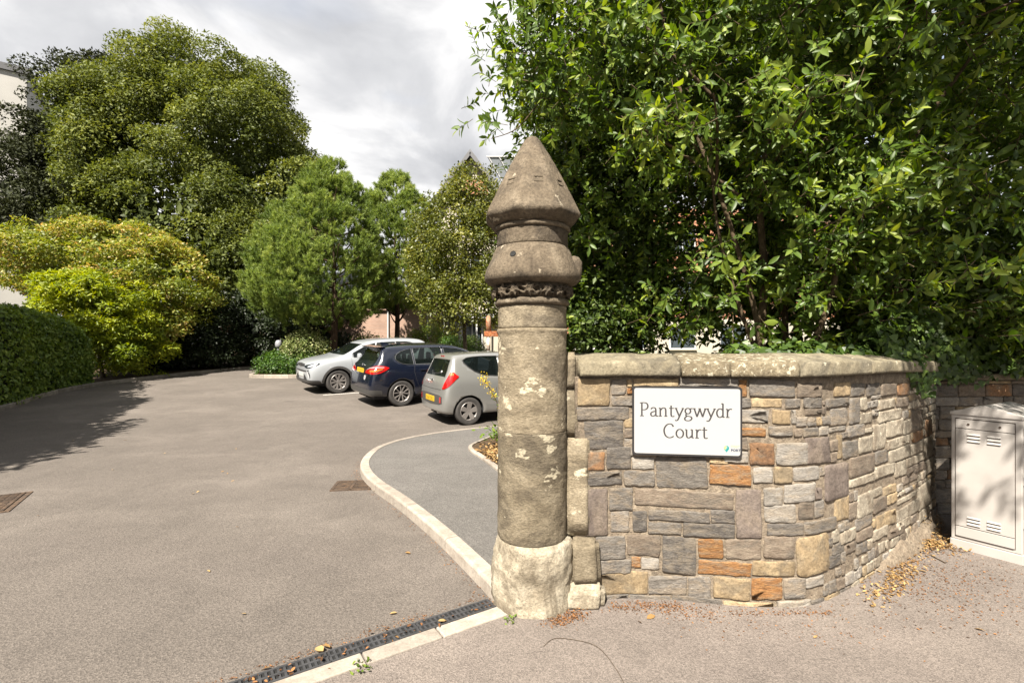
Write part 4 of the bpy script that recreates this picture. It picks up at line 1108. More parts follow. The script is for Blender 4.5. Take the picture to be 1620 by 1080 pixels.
class Car:
    def __init__(s, name, loc, heading, spec, paint, label, cat='car'):
        s.sp = spec; s.paint = paint
        s.root = empty(name, loc, 0, label, cat)
        nrm_ = Vector((0, -spec['slope'], 1)).normalized()
        fx = Vector((cos(heading), sin(heading), 0)); fx = (fx - nrm_ * fx.dot(nrm_)).normalized(); fy = nrm_.cross(fx)
        R = Matrix((fx, fy, nrm_)).transposed()
        wx, wy = spec['ref']                       # reference wheel ground point given in car coordinates
        s.root.rotation_euler = R.to_euler()
        s.root.location = Vector(loc) - R @ Vector((wx, wy, 0))
        s.body()
    def body(s):
        sp = s.sp; me = loft_body(sp['st'])
        tmp = bpy.data.objects.new('tmp', me); COL.objects.link(tmp)
        sub = tmp.modifiers.new('s', 'SUBSURF'); sub.levels = 2; sub.render_levels = 2
        base = eval_mesh(tmp)
        s.bvh = BVHTree.FromPolygons([v.co[:] for v in base.vertices], [p.vertices[:] for p in base.polygons])
        tmp.modifiers.clear(); tmp.data = base
        for p in base.polygons: p.use_smooth = True
        base.materials.append(s.paint); base.materials.append(M['inside'])
        cutters = []
        def cut(mb):
            me2 = mb.mesh('cut', [s.paint, M['inside']]);
            bm = bmesh.new(); bm.from_mesh(me2); bmesh.ops.recalc_face_normals(bm, faces=bm.faces)
            for f in bm.faces: f.material_index = 1
            bm.to_mesh(me2); bm.free()
            o = bpy.data.objects.new('cut', me2); COL.objects.link(o); cutters.append(o)
            md = tmp.modifiers.new('b', 'BOOLEAN'); md.operation = 'DIFFERENCE'; md.solver = 'EXACT'; md.object = o
        # cabin
        cav = sp['cavity']; mb = MB(); n = len(cav)
        vs = [(x, y, z) for x, z, y in cav] + [(x, -y, z) for x, z, y in cav]
        mb.add(vs, [tuple(range(n)), tuple(reversed(range(n, 2 * n)))] + [(i, n + i, n + (i + 1) % n, (i + 1) % n) for i in range(n)]); cut(mb)
        for (xa, r) in ((sp['axr'], sp['arch']), (sp['axf'], sp['arch'])):
            for sd in (-1, 1):
                mb = MB(); mb.lathe([(r, sd * .52), (r, sd * 1.2)], 40, c=(xa, sp['rw']), axis='y')
                cut(mb)
        for win in sp['side']:
            for sd in (-1, 1):
                mb = MB(); poly = [(x, zb) for x, zb, zt in win] + [(x, zt) for x, zb, zt in reversed(win)]
                k = len(poly); mb.add([(x, sd * .40, z) for x, z in poly] + [(x, sd * 1.2, z) for x, z in poly], [tuple(range(k)), tuple(reversed(range(k, 2 * k)))] + [(i, k + i, k + (i + 1) % k, (i + 1) % k) for i in range(k)]); cut(mb)
        for key, xa, xb in (('rear', -.4, sp['rcut']), ('front', sp['fcut'], sp['L'] + .5)):
            poly = sp[key]; k = len(poly); mb = MB()
            mb.add([(xa, y, z) for y, z in poly] + [(xb, y, z) for y, z in poly], [tuple(range(k)), tuple(reversed(range(k, 2 * k)))] + [(i, k + i, k + (i + 1) % k, (i + 1) % k) for i in range(k)]); cut(mb)
        out = eval_mesh(tmp)
        for o in cutters: m_ = o.data; bpy.data.objects.remove(o); bpy.data.meshes.remove(m_)
        bpy.data.objects.remove(tmp)
        out.name = 'body'
        s.bodyo = link('body', out, s.root)
        g = 0
        for win in sp['side']:
            for sd in (-1, 1):
                s.grid('side_window', win, 'y', sd, M['glass'], -.004, rows=5)
                if 'chrome' in sp:
                    poly = [(x, zb - .006) for x, zb, zt in win] + [(x, zt + .006) for x, zb, zt in reversed(win)]
                    pts = [s.hit(Vector((x, sd * 2, z)), Vector((0, -sd, 0)), .004) for x, z in poly]
                    pts = [p for p in pts if p]; pts.append(pts[0]); mb = MB(); mb.tube(pts, .009, 6, cap=False); mb.build('window_trim', M['chrome'] if sp['chrome'] else M['trim'], s.root)
        s.polygrid('rear_window', sp['rear'], -1, M['glass'], -.004)
        s.polygrid('windscreen', sp['front'], 1, M['glass'], -.004)
        # seats
        for (x, ys) in sp['seats']:
            for y in ys:
                mb = MB(); mb.box((x + .22, y, .50), (.5, .48, .16)); mb.box((x - .06, y, .80), (.14, .46, .56), taper=.85); mb.box((x - .10, y, 1.17), (.09, .24, .19), taper=.85)
                mb.build('seat', M['seat'], s.root, bevel=.035)
        # wheels
        for xa in (sp['axr'], sp['axf']):
            for sd in (-1, 1): s.wheel(xa, sd)
    def hit(s, o, d, off=0.0):
        r = s.bvh.ray_cast(o, d)
        if r[0] is None: return None
        n = r[1] if r[1].dot(d) < 0 else -r[1]
        return r[0] + n * off
    def mesh_grid(s, name, G, m, parent=None, thick=0.0):
        """G: rows of points lying on the body; gaps are dropped"""
        vs = []; idx = {}
        for i, row in enumerate(G):
            for j, p in enumerate(row):
                if p is not None: idx[(i, j)] = len(vs); vs.append(p)
        fs = []
        for i in range(len(G) - 1):
            for j in range(len(G[0]) - 1):
                q = [(i, j), (i + 1, j), (i + 1, j + 1), (i, j + 1)]
                if all(a in idx for a in q): fs.append(tuple(idx[a] for a in q))
        me = bpy.data.meshes.new(name); me.from_pydata(vs, [], fs)
        bm = bmesh.new(); bm.from_mesh(me); bmesh.ops.remove_doubles(bm, verts=bm.verts, dist=.0004); bmesh.ops.recalc_face_normals(bm, faces=bm.faces); bm.to_mesh(me); bm.free()
        for p in me.polygons: p.use_smooth = True
        me.materials.append(m)
        return link(name, me, parent or s.root)
    def grid(s, name, cols, axis, sd, m, off, rows=6, sub=4):
        """columns (a, low, high) projected on the side ('y') or the end ('x') of the body"""
        C = []
        for (a0, l0, h0), (a1, l1, h1) in zip(cols, cols[1:]):
            for k in range(sub): t = k / sub; C.append((a0 + (a1 - a0) * t, l0 + (l1 - l0) * t, h0 + (h1 - h0) * t))
        C.append(cols[-1]); G = []
        for (a, l, h) in C:
            row = []
            for r in range(rows + 1):
                z = l + (h - l) * r / rows
                if axis == 'y': row.append(s.hit(Vector((a, sd * 2.0, z)), Vector((0, -sd, 0)), off))
                elif axis == 'x': row.append(s.hit(Vector((sd * 9, a, z)), Vector((-sd, 0, 0)), off))
                else:                              # round a corner: a is an angle about a point inside the car
                    cx, sy = axis[1], axis[2]; e_ = axis[3]
                    d = Vector((e_ * cos(radians(a)), sy * sin(radians(a)), 0)); row.append(s.hit(Vector((cx, 0, z)) + d * 4, -d, off))
            G.append(row)
        return s.mesh_grid(name, G, m)
    def polygrid(s, name, poly, e_, m, off, rows=6, cols=12):
        """quadrilateral patch (y, z corners: bottom -y, bottom +y, top +y, top -y) on the rear or front"""
        (y0, z0), (y1, z1), (y2, z2), (y3, z3) = poly; G = []
        for i in range(cols + 1):
            t = i / cols; row = []
            for r in range(rows + 1):
                v = r / rows
                ya = y0 + (y1 - y0) * t; yb = y3 + (y2 - y3) * t; za = z0 + (z1 - z0) * t; zb = z3 + (z2 - z3) * t
                row.append(s.hit(Vector((e_ * 9, ya + (yb - ya) * v, za + (zb - za) * v)), Vector((-e_, 0, 0)), off))
            G.append(row)
        return s.mesh_grid(name, G, m)
    def both(s, f):
        for sd in (-1, 1): f(sd)
    def wheel(s, xa, sd):
        sp = s.sp; r = sp['rw']; w = sp['tw']; y = sd * (sp['track'] - w / 2)
        e = empty('wheel', (xa, y, r), 0, parent=s.root)
        mb = MB(); rr = sp['rim']
        mb.lathe([(rr, -w * .40), (r * .90, -w * .5), (r * .975, -w * .46), (r, -w * .34), (r, w * .34), (r * .975, w * .46), (r * .90, w * .5), (rr, w * .40)], 40, axis='y', cap=False)
        mb.build('tyre', M['tyre'], e, smooth=True)
        o_ = sd * w * .5
        rim = MB(); rim.lathe([(rr * 1.01, sd * w * .40), (rr * .97, sd * w * .44), (rr * .90, sd * w * .36), (rr * .88, -sd * w * .2)], 40, axis='y', cap=False)
        rim.lathe([(rr * .24, sd * w * .18), (rr * .24, sd * w * .33), (rr * .18, sd * w * .36), (.004, sd * w * .36)], 20, axis='y', cap=False)
        ns, ws, wo, tw_ = sp['spokes']
        for k in range(ns):
            a = 2 * pi * k / ns + .2
            for da in tw_:
                p0 = Vector((cos(a) * rr * .16, sd * w * .27, sin(a) * rr * .16)); p1 = Vector((cos(a + da) * rr * .93, sd * w * .35, sin(a + da) * rr * .93))
                d = (p1 - p0).normalized(); t = Vector((-sin(a + da / 2), 0, cos(a + da / 2))); dy = Vector((0, sd * .016, 0))
                vs = [p0 - t * ws / 2 - dy, p0 + t * ws / 2 - dy, p1 + t * wo / 2 - dy, p1 - t * wo / 2 - dy]; vs += [v + dy * 2 for v in vs]
                rim.add(vs, [(0, 1, 2, 3), (7, 6, 5, 4), (0, 4, 5, 1), (1, 5, 6, 2), (2, 6, 7, 3), (3, 7, 4, 0)])
        ro = rim.build('rim', sp.get('rimm', M['alloy']), e)
        bm = bmesh.new(); bm.from_mesh(ro.data); bmesh.ops.recalc_face_normals(bm, faces=bm.faces); bm.to_mesh(ro.data); bm.free()
        mb = MB(); mb.lathe([(.003, sd * w * .06), (rr * .9, sd * w * .06)], 32, axis='y', cap=False); mb.build('brake_disc', M['inside'], e)
    def plate(s, x_end, z, m, txt=None, parent=None, y=0.0, tilt=0.0):
        p = s.hit(Vector((x_end * 9, y, z)), Vector((-x_end, 0, 0)), .006)
        mb = MB(); mb.box((0, 0, 0), (.012, .52, .111)); o = mb.build('number_plate', m, s.root, p, bevel=.003)
        o.rotation_euler = (0, tilt, 0)
        if txt:
            for wd, yo in zip(txt.split(), (.235, -.02)): text_mesh('lettering', wd, .092, M['plateink'], o, (x_end * .0066, yo * -x_end, -.033), (pi / 2, 0, -pi / 2 if x_end < 0 else pi / 2), 1.06)
        return o
    def mirror_(s, x, z, w):
        for sd in (-1, 1):
            mb = MB(); mb.box((x, sd * (w + .10), z), (.13, .20, .15), taper=.8); mb.build('door_mirror', s.paint, s.root, bevel=.04)
    def handle(s, x, z):
        for sd in (-1, 1):
            p = s.hit(Vector((x, sd * 2, z)), Vector((0, -sd, 0)), .014)
            mb = MB(); mb.box((0, 0, 0), (.20, .028, .03)); mb.build('door_handle', s.paint, s.root, p, bevel=.009)
    def seam(s, pts):
        for sd in (-1, 1):
            q = []
            for (x0, z0), (x1, z1) in zip(pts, pts[1:]):
                for k in range(6): t = k / 6; q.append(s.hit(Vector((x0 + (x1 - x0) * t, sd * 2, z0 + (z1 - z0) * t)), Vector((0, -sd, 0)), -.001))
            q = [a for a in q if a]; mb = MB(); mb.tube(q, .0042, 5); mb.build('door_gap', M['inside'], s.root)

# --- silver hatchback
sp = dict(L=3.6, slope=.03, ref=(.57, -.70), axr=.57, axf=2.95, rw=.288, arch=.335, tw=.175, rim=.190, track=.785, spokes=(5, .075, .105, (0,)), rcut=1.2, fcut=1.9,
 st=[(0, .30, .58, .64, .55, .60, .74, .52, .83, .38, .875, .885, .05), (.05, .25, .70, .745, .57, .71, .86, .63, .945, .48, .97, .975, .055), (.16, .22, .735, .785, .6, .755, .925, .635, 1.12, .52, 1.145, 1.155, .03), (.28, .21, .745, .795, .61, .77, .955, .605, 1.34, .52, 1.385, 1.395, 0),
  (.36, .21, .75, .797, .62, .775, .97, .59, 1.40, .51, 1.452, 1.462, -.04), (.7, .20, .755, .80, .63, .78, .97, .585, 1.43, .50, 1.482, 1.492, 0), (1.25, .20, .76, .80, .63, .78, .955, .585, 1.435, .49, 1.49, 1.50, 0), (1.8, .20, .76, .80, .63, .78, .935, .585, 1.42, .49, 1.475, 1.485, 0), (2.15, .20, .76, .80, .63, .78, .92, .595, 1.37, .49, 1.415, 1.43, 0),
  (2.55, .20, .755, .80, .62, .775, .91, .665, 1.17, .56, 1.195, 1.21, 0), (2.9, .20, .75, .80, .6, .77, .90, .70, .97, .56, .985, 1.0, 0), (3.2, .2, .74, .79, .58, .75, .82, .66, .88, .5, .91, .92, 0), (3.45, .22, .68, .74, .55, .70, .72, .60, .78, .45, .81, .82, 0), (3.58, .25, .56, .62, .5, .58, .62, .5, .68, .35, .70, .71, 0)],
 cavity=[(.42, .62, .60), (.33, .98, .62), (.52, 1.36, .50), (.72, 1.42, .49), (1.8, 1.41, .49), (2.12, 1.34, .50), (2.6, .98, .62), (2.6, .40, .62), (.9, .36, .62)],
 side=[[(.50, 1.30, 1.335), (.58, 1.215, 1.375), (.72, 1.11, 1.395), (.92, 1.03, 1.405), (1.30, 1.0, 1.405)], [(1.37, 1.0, 1.405), (1.9, .985, 1.385), (2.15, .975, 1.33), (2.55, .955, 1.10)]],
 rear=[(-.56, 1.0), (.56, 1.0), (.475, 1.345), (-.475, 1.345)], front=[(-.60, 1.03), (.60, 1.03), (.47, 1.37), (-.47, 1.37)], seats=[(.95, (-.3, .3)), (1.75, (-.33, .33))], chrome=False)
hx, hy = gp(740, 673.5)
pic = Car('silver_hatchback', (hx, hy, zg(hx, hy)), radians(29), sp, M['silver'], 'small silver hatchback parked nearest the pillar with its rear facing out')
def f(sd):
    pic.grid('tail_lamp', [(33, .755, .785), (36.5, .765, .93), (40, .80, 1.09), (43, .86, 1.105), (46.5, .95, 1.05), (49, 1.0, 1.02)], ('a', 1.0, sd, -1), sd, M['red'], .012)
    pic.grid('tail_lamp_lens', [(39.5, 1.02, 1.075), (42, 1.03, 1.085), (44, 1.03, 1.075)], ('a', 1.0, sd, -1), sd, M['orangel'], .017, 3)
    pic.grid('bumper_reflector', [(sd * .53, .47, .59), (sd * .60, .47, .59)], 'x', -1, M['red'], .012, 3)
pic.both(f)
pic.grid('bumper_insert', [(-.63, .46, .60), (-.5, .43, .625), (0, .405, .63), (.5, .43, .625), (.63, .46, .60)], 'x', -1, M['lowtrim'], .006)
pic.plate(-1, .525, M['plate'], 'CV62 CKL')
pic.grid('tailgate_gap', [(-.55, .735, .744), (0, .725, .734), (.55, .735, .744)], 'x', -1, M['inside'], .002, 2)
mb = MB(); p = pic.hit(Vector((-9, 0, .90)), Vector((1, 0, 0)), .008); mb.box((0, 0, 0), (.012, .10, .055)); mb.build('badge', M['chrome'], pic.root, p, bevel=.005)
mb = MB(); p = pic.hit(Vector((-9, 0, 1.405)), Vector((1, 0, 0)), .006); mb.box((0, 0, 0), (.015, .18, .022)); mb.build('brake_light', M['red'], pic.root, p)
mb = MB(); mb.tube([pic.hit(Vector((-9, .05 - .08 * i, 1.03 + .008 * i)), Vector((1, 0, 0)), .02) for i in range(6)], .010, 6); mb.build('wiper', M['trim'], pic.root)
mb = MB(); p = pic.hit(Vector((-9, -.29, 1.08)), Vector((1, 0, 0)), .004); mb.box((0, 0, 0), (.004, .07, .07)); o = mb.build('window_sticker', M['stick'], pic.root, p); o.rotation_euler = (0, .35, 0)
mb = MB(); mb.tube([(.03, -.36, .265), (.25, -.36, .265)], .035, 14); mb.build('exhaust', M['chrome'], pic.root, smooth=True)
mb = MB(); mb.box((.55, 0, .22), (.7, 1.0, .12)); mb.build('underbody', M['inside'], pic.root)
pic.mirror_(2.35, 1.0, .80); pic.handle(1.45, .86); pic.seam([(1.33, .98), (1.30, .70), (1.22, .40), (1.3, .27), (2.4, .27), (2.5, .6), (2.52, .92)])
for sd in (-1, 1): pic.grid('headlamp', [(50, .66, .70), (42, .62, .80), (34, .62, .76)], ('a', 2.6, sd, 1), sd, M['lens'], .01)

# --- navy people carrier
sp = dict(L=4.34, slope=.062, ref=(.82, -.79), axr=.82, axf=3.49, rw=.328, arch=.372, tw=.215, rim=.222, track=.885, spokes=(5, .020, .026, (-.31, .31)), rcut=1.3, fcut=2.3, chrome=True,
 st=[(0, .34, .66, .74, .55, .70, .70, .62, .80, .45, .86, .87, .06), (.05, .29, .79, .835, .58, .80, .86, .71, .97, .53, 1.01, 1.02, .06), (.13, .27, .82, .87, .62, .84, .96, .73, 1.05, .57, 1.08, 1.09, .06), (.33, .25, .835, .89, .66, .86, 1.0, .68, 1.27, .58, 1.30, 1.31, .05),
  (.46, .24, .84, .895, .68, .866, 1.02, .64, 1.45, .565, 1.50, 1.51, -.06), (.85, .23, .845, .90, .68, .868, 1.02, .63, 1.475, .545, 1.53, 1.545, 0), (1.5, .23, .85, .90, .68, .868, 1.0, .635, 1.49, .54, 1.545, 1.56, 0), (2.2, .23, .85, .90, .68, .868, .98, .64, 1.475, .54, 1.53, 1.545, 0), (2.65, .23, .85, .90, .68, .866, .965, .645, 1.415, .54, 1.46, 1.475, 0),
  (3.1, .23, .85, .90, .66, .865, .955, .73, 1.215, .62, 1.24, 1.26, 0), (3.5, .23, .84, .895, .64, .86, .95, .79, 1.03, .62, 1.06, 1.08, 0), (3.85, .24, .83, .88, .62, .84, .87, .74, .95, .55, .99, 1.0, 0), (4.2, .26, .76, .82, .58, .77, .74, .66, .83, .5, .86, .88, 0), (4.33, .30, .64, .70, .5, .66, .64, .55, .72, .4, .74, .75, 0)],
 cavity=[(.50, .62, .66), (.42, 1.03, .68), (.66, 1.40, .54), (.9, 1.46, .53), (2.2, 1.455, .53), (2.6, 1.37, .55), (3.15, 1.02, .68), (3.15, .42, .70), (1.15, .38, .70)],
 side=[[(.70, 1.195, 1.235), (.76, 1.135, 1.31), (.86, 1.085, 1.365), (1.0, 1.055, 1.405), (1.17, 1.05, 1.43)], [(1.215, 1.05, 1.435), (1.6, 1.045, 1.445), (2.02, 1.035, 1.44)], [(2.10, 1.035, 1.435), (2.5, 1.02, 1.395), (2.75, 1.015, 1.32), (3.05, 1.01, 1.15)]],
 rear=[(-.62, 1.10), (.62, 1.10), (.53, 1.43), (-.53, 1.43)], front=[(-.66, 1.10), (.66, 1.10), (.53, 1.40), (-.53, 1.40)], seats=[(1.35, (-.4, 0, .4)), (2.25, (-.38, .38))])
hx, hy = -2.835, 12.32
bm_ = Car('navy_people_carrier', (hx, hy, zg(hx, hy)), radians(35), sp, M['navyp'], 'dark navy people carrier parked between the pale crossover and the silver hatchback')
def f(sd):
    bm_.grid('tail_lamp', [(18.5, .855, .885), (21, .85, .925), (26, .85, .965), (32, .85, 1.01), (38, .85, 1.045), (43, .87, 1.045), (47, .915, 1.03), (51, .975, 1.0)], ('a', 1.2, sd, -1), sd, M['red'], .010)
    bm_.grid('tail_lamp_lens', [(30, .90, .925), (36, .895, .945), (41, .91, .965), (45, .95, .98)], ('a', 1.2, sd, -1), sd, M['orangel'], .016, 3)
    bm_.grid('tail_lamp_bar', [(22, .935, .941), (30, .985, .995), (38, 1.0, 1.012), (46, 1.0, 1.01)], ('a', 1.2, sd, -1), sd, M['lampw'], .015, 2)
    bm_.grid('tail_lamp_seam', [(38, .872, .885), (42, .91, .93), (46, .955, .968)], ('a', 1.2, sd, -1), sd, M['inside'], .0165, 2)
bm_.both(f)
for sd in (-1, 1): bm_.grid('lower_bumper', [(0, .34, .47), (20, .34, .47), (32, .33, .47), (40, .31, .46), (44, .30, .44)], ('a', 1.2, sd, -1), sd, M['lowtrim'], .006)
pl = bm_.plate(-1, .90, M['plate'], y=.02, tilt=.12)
mb = MB()
for k in range(7): mb.box((-.0066, -.19 + k * .062 + (.02 if k > 3 else 0), 0), (.001, .036, .058))
mb.build('lettering', plain('faded_plate_print', (.36, .16, .01), .5), pl, kind='stuff')
bm_.grid('tailgate_gap', [(-.66, .60, .609), (0, .585, .594), (.66, .60, .609)], 'x', -1, M['inside'], .002, 2)
p = bm_.hit(Vector((-9, 0, 1.03)), Vector((1, 0, 0)), .006); mb = MB(); mb.lathe([(.038, 0), (.036, .008), (.002, .010)], 20); o = mb.build('badge', M['chrome'], bm_.root, p); o.rotation_euler = (0, -pi / 2, 0)
p = bm_.hit(Vector((-9, -.40, .745)), Vector((1, 0, 0)), .004); mb = MB(); mb.lathe([(.062, 0), (.061, .003)], 28); o = mb.build('round_sticker', M['stick'], bm_.root, p); o.rotation_euler = (0, -pi / 2 + .15, 0)
mb = MB(); mb.lathe([(.046, .0034), (.052, .0034)], 28, cap=False); mb.bar((-.022, -.018, .0036), (.024, .022, .0036), .012, .0008); mb.bar((-.026, .014, .0036), (.028, -.02, .0036), .009, .0007); mb.build('emblem', M['plateink'], o, kind='stuff')
mb = MB(); z0 = 1.555; mb.add([(.62, -.028, z0 - .03), (.62, .028, z0 - .03), (.86, .022, z0 - .02), (.86, -.022, z0 - .02), (.60, 0, z0 + .045), (.66, 0, z0 + .045)], [(0, 3, 5, 4), (1, 4, 5, 2), (0, 4, 1), (3, 2, 5), (0, 1, 2, 3)]); mb.build('roof_fin', M['navyp'], bm_.root)
mb = MB(); mb.box((.40, 0, 1.492), (.26, 1.12, .022)); mb.build('spoiler', M['navyp'], bm_.root, bevel=.008)
mb = MB(); mb.box((.75, 0, .25), (1.1, 1.2, .12)); mb.build('underbody', M['inside'], bm_.root)
bm_.mirror_(2.85, 1.05, .90); bm_.handle(1.42, .90); bm_.handle(2.30, .88)
bm_.seam([(1.19, 1.02), (1.17, .85), (1.24, .60), (1.36, .33), (3.0, .3)]); bm_.seam([(2.06, 1.02), (2.05, .35)])
for sd in (-1, 1): bm_.grid('headlamp', [(50, .70, .74), (42, .66, .82), (34, .66, .80)], ('a', 3.2, sd, 1), sd, M['lens'], .01)

# --- pale crossover, nose out
sp = dict(L=4.24, slope=.065, ref=(3.39, .79), axr=.75, axf=3.39, rw=.345, arch=.40, tw=.22, rim=.235, track=.885, spokes=(5, .04, .062, (-.30, .30)), rcut=1.3, fcut=2.2, chrome=False,
 st=[(0, .40, .66, .74, .62, .70, .80, .62, .92, .45, .98, .99, .06), (.06, .33, .78, .84, .66, .80, .94, .72, 1.03, .54, 1.07, 1.08, .06), (.22, .30, .82, .88, .70, .845, 1.02, .70, 1.25, .58, 1.29, 1.30, .06), (.42, .29, .84, .895, .72, .865, 1.05, .65, 1.47, .57, 1.52, 1.53, 0), (.85, .28, .845, .90, .72, .868, 1.05, .635, 1.50, .545, 1.555, 1.57, 0),
  (1.5, .28, .85, .90, .72, .868, 1.03, .64, 1.51, .54, 1.565, 1.58, 0), (2.1, .28, .85, .90, .72, .868, 1.01, .645, 1.49, .54, 1.545, 1.56, 0), (2.5, .28, .85, .90, .72, .866, 1.0, .655, 1.43, .54, 1.475, 1.49, 0), (2.9, .28, .85, .90, .70, .866, .99, .745, 1.23, .62, 1.255, 1.275, 0), (3.22, .28, .845, .90, .70, .866, 1.0, .79, 1.07, .62, 1.095, 1.11, 0),
  (3.6, .29, .84, .895, .70, .855, .97, .77, 1.02, .57, 1.055, 1.065, 0), (3.98, .30, .81, .86, .66, .815, .88, .73, .95, .54, .995, 1.005, 0), (4.14, .31, .76, .80, .62, .755, .80, .68, .885, .50, .935, .945, 0), (4.21, .35, .68, .72, .56, .68, .72, .60, .81, .44, .855, .865, 0)],
 cavity=[(.55, .66, .66), (.48, 1.06, .68), (.68, 1.43, .55), (.9, 1.48, .54), (2.0, 1.475, .54), (2.42, 1.39, .55), (2.95, 1.06, .68), (2.95, .45, .70), (1.2, .42, .70)],
 side=[[(.72, 1.22, 1.26), (.85, 1.11, 1.40), (1.1, 1.09, 1.45), (1.45, 1.085, 1.46)], [(1.50, 1.085, 1.46), (1.8, 1.08, 1.455), (2.1, 1.07, 1.44)], [(2.16, 1.07, 1.435), (2.45, 1.06, 1.37), (2.9, 1.05, 1.16)]],
 rear=[(-.60, 1.10), (.60, 1.10), (.53, 1.44), (-.53, 1.44)], front=[(-.68, 1.125), (.68, 1.125), (.54, 1.425), (-.54, 1.425)], seats=[(1.3, (-.4, .4)), (2.1, (-.38, .38))])
hx, hy = -5.19, 14.42
cap_ = Car('pale_grey_crossover', (hx, hy, zg(hx, hy)), radians(180 + 38), sp, M['pale'], 'pale grey crossover parked nose out at the far end of the row of cars')
def f(sd):
    cap_.grid('headlamp', [(20, .80, .825), (28, .775, .87), (36, .775, .895), (43, .82, .915), (49, .885, .92)], ('a', 3.2, sd, 1), sd, M['lens'], .010)
    cap_.grid('lamp_unit', [(33, .80, .825), (38, .81, .865), (43, .85, .895), (46.5, .885, .905)], ('a', 3.2, sd, 1), sd, M['lampw'], .016, 3)
    cap_.grid('running_light', [(30.5, .69, .705), (32, .665, .715), (35, .70, .735)], ('a', 3.2, sd, 1), sd, M['trim'], .009, 3)
    cap_.grid('running_light', [(31.5, .615, .69), (33, .56, .68), (35.5, .50, .60), (37, .49, .53)], ('a', 3.2, sd, 1), sd, M['lampw'], .010, 4)
    cap_.grid('light_recess', [(34.2, .57, .68), (36.5, .50, .66), (38.2, .50, .59)], ('a', 3.2, sd, 1), sd, M['trim'], .009, 4)
    cap_.grid('lower_bumper', [(0, .335, .43), (14, .335, .44), (28, .325, .44), (38, .31, .44), (48, .30, .42), (50, .30, .40)], ('a', 3.2, sd, 1), sd, M['lowtrim'], .010)
    cap_.grid('bumper_intake', [(16, .43, .60), (22, .43, .56), (28, .43, .48)], ('a', 3.2, sd, 1), sd, M['trim'], .012)
    for xa in (sp['axr'], sp['axf']):           # wheel arch cladding
        G = []
        for k in range(29):
            a = radians(-14 + 208 * k / 28); row = []
            for r in (.402, .435, .468):
                z = sp['rw'] + r * sin(a)
                row.append(cap_.hit(Vector((xa + r * cos(a), sd * 2, z)), Vector((0, -sd, 0)), .012) if z > .25 else None)
            G.append(row)
        cap_.mesh_grid('arch_cladding', G, M['lowtrim'])
    cap_.grid('sill_cladding', [(1.2, .30, .42), (2.9, .30, .42)], 'y', sd, M['lowtrim'], .012)
    cap_.grid('tail_lamp', [(24, .95, 1.0), (34, .94, 1.02), (42, .96, 1.0)], ('a', 1.1, sd, -1), sd, M['red'], .01)
cap_.both(f)
cap_.grid('grille', [(-.36, .82, .885), (0, .80, .90), (.36, .82, .885)], 'x', 1, M['trim'], .006)
cap_.grid('lower_grille', [(-.5, .665, .70), (0, .655, .70), (.5, .665, .70)], 'x', 1, M['trim'], .006)
p = cap_.hit(Vector((9, 0, .85)), Vector((-1, 0, 0)), .012)
mb = MB(); mb.add([(0, 0, .075), (0, .05, 0), (0, 0, -.075), (0, -.05, 0), (.012, 0, .045), (.012, .028, 0), (.012, 0, -.045), (.012, -.028, 0)], [(0, 1, 5, 4), (1, 2, 6, 5), (2, 3, 7, 6), (3, 0, 4, 7)]); mb.build('badge', M['chrome'], cap_.root, p)
cap_.plate(1, .565, M['platew'])
mb = MB(); mb.box((2.1, 0, .30), (3.9, 1.2, .12)); mb.build('underbody', M['inside'], cap_.root)
cap_.mirror_(2.78, 1.10, .88); cap_.handle(1.55, .95); cap_.handle(2.25, .94)
cap_.seam([(2.98, 1.02), (2.95, .5), (2.9, .44)]); cap_.seam([(2.12, 1.05), (2.10, .45)])
mb = MB(); q = [cap_.hit(Vector((x, .74 - .04 * max(0, x - 3.6), 3)), Vector((0, 0, -1)), -.001) for x in lin(3.2, 4.08, 12)]; mb.tube([a for a in q if a], .004, 5); mb.build('bonnet_gap', M['inside'], cap_.root)

# white line painted beside the crossover, and by the far bays
line((-5.47, 14.0), (-4.4, 14.55), .09)
# ------------------------------------------------------------------ buildings
def brick_mat(name, c1, c2, mort, scale=1.0):
    m, nt, b, out = new_mat(name)
    tc = nt.nodes.new("ShaderNodeTexCoord"); sp_ = nt.nodes.new("ShaderNodeSeparateXYZ"); cb2 = nt.nodes.new("ShaderNodeCombineXYZ")
    nt.links.new(tc.outputs["Object"], sp_.inputs[0])
    ad = nt.nodes.new("ShaderNodeMath"); ad.operation = 'ADD'; nt.links.new(sp_.outputs[0], ad.inputs[0]); nt.links.new(sp_.outputs[1], ad.inputs[1])
    nt.links.new(ad.outputs[0], cb2.inputs[0]); nt.links.new(sp_.outputs[2], cb2.inputs[1])
    br = nt.nodes.new("ShaderNodeTexBrick"); nt.links.new(cb2.outputs[0], br.inputs["Vector"])
    br.inputs["Color1"].default_value = (*c1, 1); br.inputs["Color2"].default_value = (*c2, 1); br.inputs["Mortar"].default_value = (*mort, 1)
    br.inputs["Scale"].default_value = 1.0; br.inputs["Brick Width"].default_value = .225 * scale; br.inputs["Row Height"].default_value = .075 * scale; br.inputs["Mortar Size"].default_value = .008
    n = noise(nt, tc.outputs["Object"], 1.3, 5); r = ramp(nt, [(.3, .8), (.7, 1.15)], n.outputs["Fac"])
    nt.links.new(mixc(nt, br.outputs["Color"], r.outputs["Color"], 1.0, 'MULTIPLY'), b.inputs["Base Color"]); b.inputs["Roughness"].default_value = .9
    return m
M['brick'] = brick_mat('orange_brick', (.34, .13, .055), (.27, .095, .045), (.25, .2, .15))
M['brickp'] = brick_mat('pink_brick', (.30, .19, .14), (.25, .155, .115), (.27, .22, .18))
M['render'] = plain('cream_render', (.34, .31, .25), .9, var=.12, vs=.8)
M['slate'] = plain('slate_roof', (.09, .092, .10), .6, var=.25, vs=5)
M['white'] = plain('white_upvc', (.42, .42, .42), .4)
